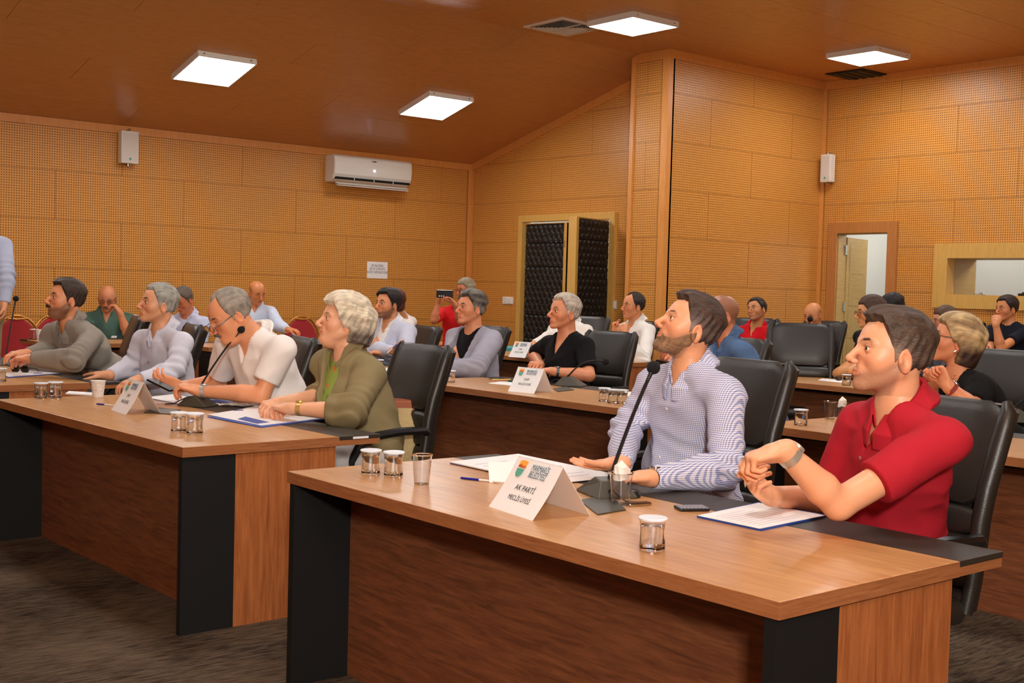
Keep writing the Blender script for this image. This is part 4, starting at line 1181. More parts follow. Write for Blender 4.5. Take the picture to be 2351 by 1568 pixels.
HB = dict(short=([0, 22, 40, 52, 62, 72, 79, 86, 100, 116, 180], [.070, .074, .074, .050, .028, .002, -.030, -.004, .004, -.060, -.088]),
          reced=([0, 15, 32, 50, 64, 74, 80, 86, 100, 116, 180], [.086, .098, .112, .085, .030, .002, -.028, -.004, .004, -.060, -.088]),
          half=([0, 25, 50, 64, 74, 80, 86, 100, 116, 180], [.150, .150, .120, .034, .004, -.022, -.004, .004, -.060, -.084]),
          bald=([0, 60, 74, 82, 90, 104, 118, 180], [.150, .150, .10, .010, .004, .006, -.056, -.082]),
          female=([0, 22, 40, 56, 66, 76, 86, 100, 112, 180], [.058, .060, .058, .030, -.010, -.030, -.034, -.040, -.095, -.115]),
          bob=([0, 22, 40, 56, 66, 76, 86, 98, 108, 180], [.064, .060, .056, .030, .004, -.020, -.020, -.040, -.120, -.135]))
def hair_sdf(q, o):
    st = o['hair']; x, z = q[:, 0], q[:, 2]; y = np.abs(q[:, 1]); ang = np.arctan2(y, x)*180/pi
    d = ell(q, (-.012, 0, .028), (.100, .077, .085))
    d = smin(d, ell(q, (.020, 0, -.008), (.068, .067, .082)), .03)
    if st in ('female', 'bob'):
        d = smin(d, ell(q, (-.045, 0, -.06), (.05, .062, .06)), .03)
    top, side, front = o.get('hth', (.020, .008, .022))
    w_ = np.clip((z-.02)/.06, 0, 1); w_ = w_*w_*(3-2*w_)
    t = side+(top-side)*w_
    t = t+(front-top)*np.clip((x-.01)/.07, 0, 1)*w_
    t = t+o.get('back', 0)*np.clip((-x-.03)/.05, 0, 1)*np.clip((.09-z)/.06, 0, 1)
    zb = np.interp(ang, *HB[st])
    # strands: combed ridges, broken by a slow wobble
    fq = o.get('hfreq', 260.); amp = o.get('hamp', .0016)
    wv = wob(q, 38, 5)
    sidew = 1-w_
    sd = np.sin(q[:, 1]*fq+wv*3.5+x*o.get('comb', 20.))*w_+np.sin((x+.35*z)*fq*.9+wv*3.0)*sidew
    t = t+amp*sd+o.get('lump', .0025)*wob(q, o.get('lfreq', 75), 9)
    # edge softening: hair thins towards its border
    e = z-zb; t = t*np.clip(.15+e/.022, .15, 1)
    if o.get('ztop') is not None:
        e2 = o['ztop']+o.get('ztk', 0)*(-x)-z; t = t*np.clip(e2/.02, -.3, 1)
    h = smax(d-t, (zb-z)*.8+.0012*np.sin(x*500)+.0012*np.sin(q[:, 1]*430), .004)
    if st in ('female', 'bob'):
        # keep the ear and face clear
        h = smax(h, -ell(np.stack([x, y, z], 1), (.062, .055, -.045), (.055, .05, .075)), .01)
    return h
def frame(fwd, up=(0, 0, 1)):
    f = nrm(fwd); l = nrm(np.cross(up, f)); u = np.cross(f, l); return np.array([f, l, u])     # rows
def rot_axis(a, th):
    a = nrm(a); K = np.array([[0, -a[2], a[1]], [a[2], 0, -a[0]], [-a[1], a[0], 0]]); return np.eye(3)+sin(th)*K+(1-cos(th))*K@K

def ik(S, W, l1, l2, hint):
    d = W-S; L_ = np.linalg.norm(d); u = d/L_
    if L_ > (l1+l2)*.995:
        return S+u*L_*l1/(l1+l2)
    a = (l1*l1-l2*l2+L_*L_)/(2*L_); h = math.sqrt(max(l1*l1-a*a, 0)); hv = np.asarray(hint, float); hv = nrm(hv-u*(hv@u))
    return S+u*a+hv*h

HANDS = dict(   # curl of each finger joint (3 angles), for 4 fingers ; thumb (spread, curl)
    flat=([(.18, .15, .1)]*4, (.75, .15)), relax=([(.45, .55, .3), (.5, .6, .35), (.55, .65, .4), (.6, .7, .4)], (.55, .4)),
    fist=([(1.35, 1.5, .9)]*4, (.35, .75)), pinch=([(.75, .8, .4), (.95, 1.1, .5), (1.2, 1.3, .6), (1.3, 1.4, .7)], (.5, .55)),
    clasp=([(.95, .9, .4)]*4, (.45, .5)))
def hand_prims(W, fw, pn, side, kind, s):
    """W wrist, fw towards fingers, pn palm normal (way the palm faces), side +1 when the thumb is on the cross(pn,fw) side"""
    fw = nrm(fw); pn = nrm(pn-fw*(pn@fw)); th = nrm(np.cross(pn, fw))*side
    curls, (ts, tcv) = HANDS[kind]; pr = []
    W = np.asarray(W, float)
    pr.append(('e', W+fw*.048*s, (.050*s, .0415*s, .0155*s), np.array([fw, th, pn])))
    pr.append(('e', W+fw*.070*s, (.026*s, .0425*s, .0135*s), np.array([fw, th, pn])))
    pr.append(('c', W-fw*.01*s, W+fw*.03*s, .0265*s, .024*s, .02))
    pr.append(('c', W+fw*.02*s+th*.018*s+pn*.004*s, W+fw*.052*s+th*.032*s+pn*.01*s, .018*s, .0145*s, .012))
    for i, (lat, ln, r) in enumerate(((.030, .072, .0088), (.0105, .079, .0090), (-.0105, .074, .0085), (-.029, .058, .0076))):
        p = W+(fw*(.088-(.006 if i in (0, 3) else 0))+th*lat)*s; a = 0.
        sp = th*(lat*1.6)
        for j, (fr, rr) in enumerate(((.45, 1.0), (.31, .92), (.24, .84))):
            a += curls[i][j]; dv = nrm((fw+sp*(1 if kind in ('flat', 'relax') else .2))*cos(a)+pn*sin(a))
            q = p+dv*ln*fr*s; pr.append(('f', p, q, r*rr*s, r*(rr-.08)*s)); p = q
    p = W+(fw*.030+th*.028+pn*.006)*s; a0 = ts
    for j, (l_, r) in enumerate(((.040, .0125), (.032, .0105), (.026, .0092))):
        dv = nrm(fw*cos(a0)+th*sin(a0)+pn*(.25+tcv*.5*j)); q = p+dv*l_*s; pr.append(('f', p, q, r*s, r*.92*s)); p = q; a0 -= tcv*.6
    return pr
def hand_sdf(P, pr, s):
    d = None; f = None
    for k in pr:
        if k[0] == 'e': e = ell(P, k[1], k[2], k[3]); d = e if d is None else smin(d, e, .01*s)
        elif k[0] == 'c': d = smin(d, caps(P, k[1], k[2], k[3], k[4]), k[5]*s)
    fs = []; prev = None
    for k in pr:
        if k[0] == 'f':
            e = caps(P, k[1], k[2], k[3], k[4]); f = e if f is None else smin(f, e, .0018*s)
    return smin(d, f, .006*s)

PEOPLE = []
def person(key, label, C, D, s, a, pitch=0, roll=0, body=30, skin=(214, 160, 124), head=None, top=None, sit=True, lean=.03, hip=None,
           arms=(None, None), res='mid', hands=('relax', 'relax'), trousers=(52, 54, 60), swd=1.0, bulk=1.0, name='person', arm_open=0., neck=None, shdrop=.0, shshift=(0, 0), nolegs=False):
    """C image bearing of the head, D its depth; a: how far the face turns from left profile towards the camera (degrees)"""
    h = dict(skin=skin, hair='short', hairc=(60, 46, 38)); h.update(head or {})
    tp = dict(kind='shirt', col=(230, 230, 235), sleeve='long', collar='shirt', mat=None); tp.update(top or {})
    Hc = at(C[0], C[1], D)
    phi = math.degrees(math.atan2(Hc[1], Hc[0]))
    def dirv(an): an = radians(90+phi+an); return V3(cos(an), sin(an), 0)
    ff = dirv(a); fl = np.cross((0, 0, 1), ff)
    ff2 = rot_axis(fl, -radians(pitch)) @ ff; up2 = rot_axis(fl, -radians(pitch)) @ V3(0, 0, 1)
    up2 = rot_axis(ff2, radians(roll)) @ up2
    HR = frame(ff2, up2)
    bf = dirv(body); bl = np.cross((0, 0, 1), bf)        # chest forward, body left
    root = bpy.data.objects.new(name, None); COL.objects.link(root)
    up = V3(0, 0, 1)
    # neck base, shoulders, hip
    Nk = (Hc-HR[2]*.085*s-HR[0]*.035*s)-up*.075*s-bf*.005*s if neck is None else at(neck[0], neck[1], D+neck[2])
    SH = .172*s*swd
    Sl = Nk+bl*SH-up*(.058+shdrop)*s-bf*.005; Sr = Nk-bl*SH-up*(.058+shdrop)*s-bf*.005
    Sl = Sl+bf*shshift[0]; Sr = Sr+bf*shshift[1]
    if sit: Hp = Nk-up*.50*s-bf*lean*1.0 if hip is None else V3(*hip)
    else: Hp = Nk-up*.52*s
    if sit: Hp = V3(Hp[0], Hp[1], max(Hp[2], .56)); 
    O = V3(Hp[0], Hp[1], 0.); root.location = Vector(O)
    tag(root, label, 'person')
    sp = nrm(Nk-Hp); lt = nrm(np.cross(sp, bf)); ft = np.cross(lt, sp); TR = np.array([ft, lt, sp])
    # arms
    A = []
    for i, (S, sd) in enumerate(((Sl, 1), (Sr, -1))):
        ar = arms[i]
        S0 = S
        if ar is None: ar = dict(w=Hp+bf*.40*s+bl*sd*.16*s+up*.0, hint=(0, 0, -1)); ar['w'][2] = .80
        W = V3(*ar['w3']) if 'w3' in ar else V3(*ar['w'])
        if 'e3' in ar: E_ = V3(*ar['e3'])
        else: E_ = ik(S0, W, .29*s, .26*s, V3(*ar.get('hint', (0, 0, -1)))+bl*sd*.35-bf*.2)
        fw = nrm(W-E_) if 'fw' not in ar else nrm(ar['fw'])
        if 'tip' in ar: fw = nrm(at(*ar['tip'])-W)
        pn = V3(*ar.get('pn', (0, 0, -1)))
        sd2 = ar.get('thumb', sd)      # palm down: thumb points inward
        A.append(dict(S=S0, E=E_, W=W, fw=fw, pn=pn, th=sd2, kind=ar.get('kind', hands[i]), hide=ar.get('hide', False)))
    # right hand palm down, fingers forward: thumb on the left = cross(fw... ) handled by 'thumb'
    chest = Nk-sp*.165*s; belly = Hp+sp*.17*s+ft*.02*s*bulk
    def torso(P, o, b=1.0):
        d = ell(P, chest-O, ((.118*b+o)*s, (.160+o)*s*swd, (.175+o)*s), TR)
        d = smin(d, ell(P, belly-O, ((.118*b*bulk+o)*s, (.150*bulk+o)*s, (.18+o)*s), TR), .05*s)
        d = smin(d, ell(P, Hp+sp*.03*s-O, ((.13+o)*s, (.178*min(bulk, 1.15)+o)*s, (.13+o)*s), TR), .05*s)
        for S in (Sl, Sr):
            d = smin(d, caps(P, chest+sp*.06*s-O, S-O, (.07+o)*s, (.050+o)*s), .04*s)
            d = smin(d, caps(P, Nk+sp*.015*s-O, S-O, (.044+o)*s, (.040+o)*s), .035*s)
        return d
    nr = h.get('neckr', .057)*s
    Ht = Hc-HR[2]*.055*s-HR[0]*.028*s
    def neckf(P, o=0.): return caps(P, Ht-O, Nk-sp*.05*s-O, nr*.97+o, nr*1.12+o)
    def upper(P, k, o): return caps(P, A[k]['S']-O, A[k]['E']-O, (.047+o)*s, (.041+o*.9)*s)
    def fore(P, k, o): 
        m_ = A[k]['E']+(A[k]['W']-A[k]['E'])*.3
        return smin(caps(P, A[k]['E']-O, m_-O, (.040+o)*s, (.043+o)*s), caps(P, m_-O, A[k]['W']-O, (.043+o)*s, (.0265+o*.6)*s), .01*s)
    hq = {'hi': .0024, 'mid': .0036, 'lo': .0062}[res]
    bq = {'hi': .0075, 'mid': .010, 'lo': .0155}[res]
    cq = {'hi': .0062, 'mid': .0085, 'lo': .013}[res]
    # ---------- skin mesh: coarse body + fine head + fine hands in one object
    HRt = HR.astype(F32)
    def toq(P): return ((P-(Hc-O).astype(F32)) @ HRt.T)/s
    def headf(P):
        return smin(head_sdf(toq(P), h)*s, neckf(P), .022*s)
    slv = tp['sleeve']
    def bodyf(P):
        d = torso(P, -.012); d = smin(d, neckf(P), .03*s)
        for k in (0, 1):
            d = smin(d, smin(upper(P, k, -.002 if slv != 'long' else -.008), fore(P, k, -.001 if slv != 'long' else -.006), .015*s), .03*s)
        return d
    pts = [Nk, Hp, Sl, Sr]+[x[k] for x in A for k in ('E', 'W')]
    lo = np.min(pts, 0)-O-.2*s; hi = np.max(pts, 0)-O+.2*s; hi[2] = (Nk-O)[2]+.05*s
    Vs, Fs, Ts = [], [], []
    skl = lin(skin)*np.array([1., .96, .86])
    def push(V, F, T=None):
        if len(V) == 0: return
        n0 = sum(len(v) for v in Vs); Vs.append(V); Fs.append(F+n0); Ts.append(np.tile(skl, (len(V), 1)) if T is None else T)
    V, F = surf(bodyf, lo, hi, bq); push(V, F)
    # head box
    c8 = np.array([(x_, y_, z_) for x_ in (-.125, .135) for y_ in (-.1, .1) for z_ in (-.16, .135)])*s
    hb = c8 @ HR+(Hc-O); lo_, hi_ = hb.min(0)-.01, hb.max(0)+.01; lo_[2] = min(lo_[2], (Nk-O)[2]+.0*s)
    V, F = surf(headf, lo_, hi_, hq)
    T = head_tint(toq(V.astype(F32)).astype(float), h); push(V, F, T)
    for k in (0, 1):
        if A[k]['hide']: continue
        pr = hand_prims(A[k]['W']-O, A[k]['fw'], A[k]['pn'], A[k]['th'], A[k]['kind'], s)
        pp = np.array([p[1] for p in pr]+[p[2] for p in pr if p[0] != 'e']); l2, h2 = pp.min(0)-.03*s, pp.max(0)+.03*s
        fn = lambda P, k=k, pr=pr: smin(hand_sdf(P, pr, s), fore(P, k, -.001), .012*s)
        V, F = surf(fn, l2, h2, {'hi': .0026, 'mid': .0038, 'lo': .006}[res])
        if len(V):
            T = np.tile(skl, (len(V), 1)); tips = np.array([p[2] for p in pr if p[0] == 'f'])
            dm = np.min([np.linalg.norm(V-t_, axis=1) for t_ in tips], 0); m = np.clip(1-dm/(.016*s), 0, 1)[:, None]*.45; T = T*(1-m)+skl*np.array([1.02, .74, .68])*m
            push(V, F, T)
    np_obj('body', np.concatenate(Vs), np.concatenate(Fs), M_SKIN, root, np.concatenate(Ts))
    # ---------- eyes, brows
    HM = Matrix.Identity(4)
    for i in range(3):
        for j in range(3): HM[i][j] = HR[j][i]*s
        HM[i][3] = (Hc-O)[i]
    if not h.get('closed'):
        for sd in (-1, 1):
            e = G().sphere((.0725, sd*.032, -.002), .0128, 16, 10).obj('eye', M_EYE, root, smooth=True); e.matrix_local = HM
            ir = G().sphere((.0838, sd*.0325+h.get('gaze', 0), -.0022), (.003, .0056, .0056), 12, 8).obj('iris', M_IRIS, e, smooth=True)
    bw = h.get('browc', tuple(int(c*.8) for c in h.get('hairc', (60, 46, 38))))
    bm = MATS.get('brow_%d_%d_%d' % bw) or plain('brow_%d_%d_%d' % bw, srgb(*bw), .8)
    for sd in (-1, 1):
        th_ = h.get('browt', .0040)
        e = G().tube([(.0895, sd*.012, .0165), (.0893, sd*.022, .0212), (.0825, sd*.036, .0232), (.0708, sd*.049, .0175)], [th_*.7, th_, th_, th_*.4], 6).obj('eyebrow', bm, root, smooth=True); e.matrix_local = HM
    # ---------- hair
    if h['hair']:
        V, F = surf(lambda q: hair_sdf(q, h), (-.155, -.125, -.15), (.135, .125, .165), hq*.95/s if res != 'hi' else .0022/s)
        if len(V):
            hc = lin(h['hairc']); T = np.tile(hc, (len(V), 1)); z = V[:, 2]; n = wob(V.astype(F32), 120, 3)[:, None]*.22+wob((V*np.array([.25, 1, .5])).astype(F32), 420, 8)[:, None]*.28
            if h.get('grey'):
                gc, k_ = lin(h['grey'][0]), h['grey'][1]
                m = np.clip((.055-z)/.05, 0, 1)[:, None]*k_*np.clip((V[:, :1]+.05)/.06, .25, 1); T = T*(1-m)+gc*m
            if h.get('streak'):
                gc, k_ = lin(h['streak'][0]), h['streak'][1]
                m = np.clip(.5+1.2*wob((V*np.array([.3, 1, .6])).astype(F32), 130, 4), 0, 1)[:, None]*k_; T = T*(1-m)+gc*m
            if h.get('nape'):
                gc = lin(h['nape']); m = np.clip((-.0-z)/.05, 0, 1)[:, None]*np.clip((-V[:, :1]-.0)/.04, 0, 1); T = T*(1-m)+gc*m
            T = np.clip(T*(1+n), 0, 1)
            np_obj('hair', V, F, M_HAIR, root, T, HM)
    if h.get('moustache'):
        mc = h['moustache']; g = G()
        g.tube([(.0915, -.030, -.0665), (.0985, -.018, -.0600), (.1035, -.005, -.0565), (.1035, .005, -.0565), (.0985, .018, -.0600), (.0915, .030, -.0665)], [.003, .0065, .0075, .0075, .0065, .003], 8)
        e = g.obj('moustache', MATS.get('moustache_%d' % mc[0]) or plain('moustache_%d' % mc[0], srgb(*mc), .9, noise=.5, nscale=300, bump=.6, bscale=500), root, smooth=True); e.matrix_local = HM
    if h.get('beardmesh'):
        bc = h['beardmesh']
        def bfn(q):
            x, z = q[:, 0], q[:, 2]; y = np.abs(q[:, 1])
            d = head_sdf(q, h)-.0018-.0016*wob(q, 260, 2)-np.clip((-.085-z)/.03, 0, 1)*.006; d = smax(d, -ell(q, (.095, 0, -.0700), (.025, .024, .0085)), .003)
            zt = np.interp(x, [-.02, .02, .05, .075, .092, .12], [-.005, -.036, -.064, -.068, -.056, -.054])
            m = np.maximum(z-zt, -.012-x*1.)
            return smax(d, m*.8, .005)
        V, F = surf(bfn, (-.03, -.09, -.15), (.12, .09, -.01), hq/s)
        if len(V): T = np.tile(lin(bc), (len(V), 1))*(1+.3*wob(V.astype(F32), 200, 3)[:, None]); np_obj('beard', V, F, M_HAIR, root, np.clip(T, 0, 1), HM)
    if h.get('glasses'):
        gc = h['glasses']; fm = MATS.get('specs_%d_%d_%d' % gc) or plain('specs_%d_%d_%d' % gc, srgb(*gc), .3)
        dz, dx = h.get('glz', (0, 0)); g = G()
        for sd in (-1, 1):
            g.tube([(.104+dx-.002*cos(t_), sd*.034+.0235*cos(t_), -.004+dz+.0165*sin(t_)) for t_ in [2*pi*k/20 for k in range(21)]], .0014, 6)
            g.tube([(.100+dx, sd*.0575, .002+dz), (.06+dx*.5, sd*.074, .004+dz*.6), (-.005, sd*.082, .008), (-.02, sd*.081, -.002)], [.0018, .0022, .0022, .0018], 6)
        g.tube([(.104+dx, -.0105, .0+dz), (.107+dx, 0, .003+dz), (.104+dx, .0105, .0+dz)], .0013, 6)
        e = g.obj('glasses', fm, root, smooth=True); e.matrix_local = HM
        for sd in (-1, 1):
            g = G(); c0 = V3(.104+dx, sd*.034, -.004+dz); g.add([tuple(c0+V3(-.002*cos(t_), .0225*cos(t_), .0155*sin(t_))) for t_ in [2*pi*k/20 for k in range(20)]], [tuple(range(20))])
            l_ = g.obj('lens', M_LENS, e)
    # ---------- clothing
    fo = tp.get('folds', 1.0); off = tp.get('off', .006)
    def sleeve_end(k):
        A_ = A[k]
        if slv == 'long': return None
        if slv == 'short': p = A_['S']+(A_['E']-A_['S'])*tp.get('slen', .62); return p, nrm(A_['E']-A_['S'])
        if slv == '34': p = A_['E']+(A_['W']-A_['E'])*tp.get('slen', .35); return p, nrm(A_['W']-A_['E'])
        if slv == 'none': p = A_['S']+(A_['E']-A_['S'])*.02; return p, nrm((A_['E']-A_['S'])*.6+(A_['S']-Nk)*.4)
    nax0 = Nk-sp*.05*s; naxd = nrm(nrm(Ht-Nk)*.6+sp*.4)
    def ngap(P, r, open_):   # neck opening
        c = caps(P, Nk-naxd*.02*s-O, Ht+naxd*.1-O, nr+r, nr+r+.02*s)
        return c
    vd = tp.get('v', 0.)
    def folds(P, k=None):
        sd_ = sum(map(ord, key)) % 97; a_ = wob(P*np.array([1, 1, .6], F32), 17, sd_); b_ = wob(P, 34, sd_+1)
        return fo*s*(.0085*(1-2.2*np.abs(a_))*.8+.0050*(1-2.2*np.abs(b_))*.7)
    def elbowf(P, k):
        A_ = A[k]; ax = nrm(A_['W']-A_['E']).astype(F32); u1 = nrm(A_['E']-A_['S']).astype(F32)
        dd = np.sqrt((((P-(A_['E']-O).astype(F32))**2).sum(1))); t1 = (P-(A_['E']-O).astype(F32)) @ u1
        return .0085*fo*s*np.sin(t1/s*120+2.4*wob(P, 20, 4))*np.exp(-(dd/(.10*s))**2)
    def clothf(P, extra=0., sl=True):
        d = torso(P, off+extra)-folds(P)
        if slv != 'none' or True:
            for k in (0, 1):
                o_ = off+.004+extra+tp.get('loose', .004)
                u = upper(P, k, o_)
                if slv in ('long', '34'): u = smin(u, fore(P, k, o_*(1.0 if slv == '34' else .9)), .03*s)-elbowf(P, k)-folds(P)*.7
                else: u = u-folds(P)*.6
                e = sleeve_end(k)
                if e is not None: u = smax(u, ((P-(e[0]-O).astype(F32)) @ e[1].astype(F32)), .004*s)
                elif slv == 'long':
                    aw = nrm(A[k]['W']-A[k]['E']); pw = A[k]['W']-aw*.012*s; u = smax(u, ((P-(pw-O).astype(F32)) @ aw.astype(F32)), .004*s)
                # sleeve may only join the torso near the shoulder
                d = smin(d, u, .02*s)
        d = smax(d, -ngap(P, tp.get('nhole', .006), 0), .006*s)
        if tp.get('hem') is not None: d = smax(d, -((P-(Hp+sp*tp['hem']-O).astype(F32)) @ sp.astype(F32)), .01)
        return d
    def vcut(P, depth, width, base=0.):
        """wedge opening at the throat: signed, negative inside"""
        q = (P-(Nk-O).astype(F32)) @ TR.astype(F32).T/s     # ft, lt, sp
        zz = q[:, 2]; wv = np.clip((zz+depth)/depth, 0, 1.3)*width
        m = np.maximum(np.abs(q[:, 1])-wv, -(zz+depth)); m = np.maximum(m, -(q[:, 0]-base)+.0)
        return m*s
    mat = tp['mat'] or M_CLOTH
    cc = lin(tp['col'])
    def tinted(V, col, amt=.06): return np.clip(np.tile(col, (len(V), 1))*(1+amt*wob(V.astype(F32), 30, 2)[:, None]), 0, 1)
    lo = np.min(pts, 0)-O-.17*s; hi = np.max(pts, 0)-O+.17*s; hi[2] = (Nk-O)[2]+.09*s; lo[2] = max(lo[2], .42)
    kind = tp['kind']
    if kind in ('shirt', 'polo', 'tee', 'top'):
        fn = lambda P: (smax(clothf(P), -vcut(P, vd, tp.get('vw', .05)), .004*s) if vd else clothf(P))
        V, F = surf(fn, lo, hi, cq); np_obj({'shirt': 'shirt', 'polo': 'polo_shirt', 'tee': 't_shirt', 'top': 'top'}[kind], V, F, mat, root, tinted(V, cc))
    else:   # jacket over an inner shirt
        ic = lin(tp['inner'])
        sv = slv
        fi = lambda P: smax(smax(torso(P, .002), -ngap(P, .004, 0), .006*s), -vcut(P, vd, .05), .004*s) if vd else smax(torso(P, .002), -ngap(P, .004, 0), .006*s)
        V, F = surf(fi, lo, hi, cq); T_ = tinted(V, ic)
        if tp.get('spots'):
            a_, b_ = wob(V.astype(F32), 75, 11)[:, None], wob(V.astype(F32), 95, 12)[:, None]; T_ = T_*(1-.5*np.clip(a_*2-.2, 0, 1)); m_ = np.clip(b_*6-3.2, 0, 1); T_ = T_*(1-m_)+lin((210, 110, 60))*m_
        np_obj('shirt', V, F, M_CLOTH, root, T_)
        jd, jw = tp.get('jopen', (.36, .085))
        def jf(P):
            d = clothf(P, .010); lp = vcut(P, jd+.02, jw+.055)     # lapel: thicker cloth beside the opening
            d = smin(d, smax(clothf(P, .0155), lp, .004), .003)
            return smax(d, -vcut(P, jd, jw), .004*s)
        V, F = surf(jf, lo, hi, cq); np_obj('jacket', V, F, mat, root, tinted(V, cc))
        if tp.get('pocket'):
            pc = Nk+lt*.085*s-sp*.19*s+ft*.135*s-O; Mx = Matrix([[*[float(v) for v in (ft[i], lt[i], sp[i])], float(pc[i])] for i in range(3)]+[[0, 0, 0, 1]])
            e = G().add([(0, -.03, -.01), (0, .03, -.01), (0, .026, .012), (.0, .008, .03), (0, -.008, .014), (0, -.022, .026)], [(0, 1, 2, 3, 4, 5)]).obj('pocket_square', M_BLUEP, root); e.matrix_local = Mx
            e.modifiers.new('t', 'SOLIDIFY').thickness = .012
    # collar
    ck = tp['collar']
    if ck in ('shirt', 'polo', 'jacket', 'scarf'):
        ch = {'shirt': .046, 'polo': .042, 'jacket': .05, 'scarf': .06}[ck]*s*tp.get('ch', 1.); colc = lin(tp.get('colc', tp['col']))
        an = nrm(naxd); back = -bf; af = nrm(bf-an*(bf@an)); al_ = np.cross(an, af)
        base = Nk+an*tp.get('cb', .012)*s
        opn = tp.get('copen', .55)
        def cf(P):
            q = P-(base-O).astype(F32); z_ = q @ an.astype(F32); x_ = q @ af.astype(F32); y_ = q @ al_.astype(F32)
            x_ = x_-(z_/1.)*0.0
            # collar stands on the sides and back, dips at the front
            dip = -.045*s*np.clip(x_/(nr), -0.6, 1.2)-.0*s
            zz = z_-dip-.008*s
            flare = np.clip(1-(zz/ch), 0, 1)
            rr = np.sqrt((x_*.96)**2+y_**2)
            r0 = nr+.012*s+.034*s*flare**1.5*(1-.45*np.clip(x_/nr, 0, 1))
            d = np.abs(rr-r0)-.0030*s
            d = np.maximum(d, np.maximum(zz-ch, -zz-.012*s-.035*s*np.clip(x_/nr-.35, 0, 1)))
            ang = np.arctan2(np.abs(y_), x_); gap = opn*(.35+.65*np.clip(zz/ch, 0, 1))
            d = np.maximum(d, (gap-ang)*nr)
            d2 = np.maximum(np.abs(rr-(nr+.006*s))-.0025*s, np.maximum(zz-ch*.98, -zz)); d2 = np.maximum(d2, (gap-ang)*nr)
            return np.minimum(d, d2)
        V, F = surf(cf, base-O-.13*s, base-O+.13*s, {'hi': .0024, 'mid': .0036, 'lo': .0055}[res])
        if len(V): np_obj('scarf' if ck == 'scarf' else 'collar', V, F, mat if ck != 'scarf' else M_CLOTH, root, tinted(V, colc))
    # button placket
    if tp.get('buttons'):
        bc_ = tp['buttons'][0]; bmname = 'button_%d_%d_%d' % bc_; bm_ = MATS.get(bmname) or plain(bmname, srgb(*bc_), .35)
        bxf = tp.get('mat'); n = tp['buttons'][1]
        # march from the front towards the shirt surface
        for i in range(n):
            o0 = (Nk-sp*(tp['buttons'][2]+i*tp['buttons'][3])*s-O); tt = np.linspace(.34, .0, 160)*s
            line = (o0+np.outer(tt, ft)).astype(F32); dv = clothf(line); hit = np.where(dv < 0)[0]
            if len(hit) == 0: continue
            pc = line[hit[0]]; Mx = Matrix([[*[float(v) for v in (lt[k], sp[k], ft[k])], float(pc[k])] for k in range(3)]+[[0, 0, 0, 1]])
            e = G().lathe([(.0052*s, -.001), (.0052*s, .0022), (.0035*s, .003)], 10).obj('button', bm_, root, smooth=True); e.matrix_local = Mx
    # trousers and shoes
    if not nolegs:
        kn = []; 
        for sd in (1, -1):
            hj = Hp+bl*sd*.09*s-up*.02
            if sit:
                K = hj+bf*.42*s+bl*sd*.03*s; K[2] = min(hj[2]+.0, .56); Ft = K+bf*.02*s; Ft[2] = .08
            else: K = hj-up*.42*s+bf*.02; Ft = K-up*.40*s; Ft[2] = .08
            kn.append((hj, K, Ft))
        tc_ = lin(trousers)
        def lf_(P):
            d = ell(P, Hp-O, (.135*s, .185*s*min(bulk, 1.15), .115*s), np.array([bf, bl, up]))
            for hj, K, Ft in kn:
                d = smin(d, caps(P, hj-O, K-O, .088*s, .066*s), .04); d = smin(d, caps(P, K-O, Ft-O, .066*s, .05*s), .03)
            return d-.003*wob(P, 24, 6)
        pt = np.array([q for k_ in kn for q in k_])-O; lo = pt.min(0)-.2*s; hi = pt.max(0)+.2*s; lo[2] = .03
        V, F = surf(lf_, lo, hi, .014 if res != 'lo' else .02); np_obj('trousers', V, F, M_CLOTH, root, tinted(V, tc_))
        for hj, K, Ft in kn:
            c_ = Ft-O; e = G().sphere((0, 0, 0), (.135*s, .05*s, .045), 12, 8).obj('shoe', M_BLACKPL, root, smooth=True); e.matrix_local = Matrix.Translation((float(c_[0]+bf[0]*.06), float(c_[1]+bf[1]*.06), .047)) @ Matrix.Rotation(math.atan2(bf[1], bf[0]), 4, 'Z')
    info = dict(root=root, O=O, A=A, HM=HM, s=s, Hc=Hc, Nk=Nk, bf=bf, bl=bl, TR=TR, key=key)
    PEOPLE.append(info); return info
def mk_lens():
    m, nt, b = newmat('spectacle_lens'); b.inputs['Transmission Weight'].default_value = 1; b.inputs['Roughness'].default_value = .0; b.inputs['IOR'].default_value = 1.05; return m
M_LENS = mk_lens()
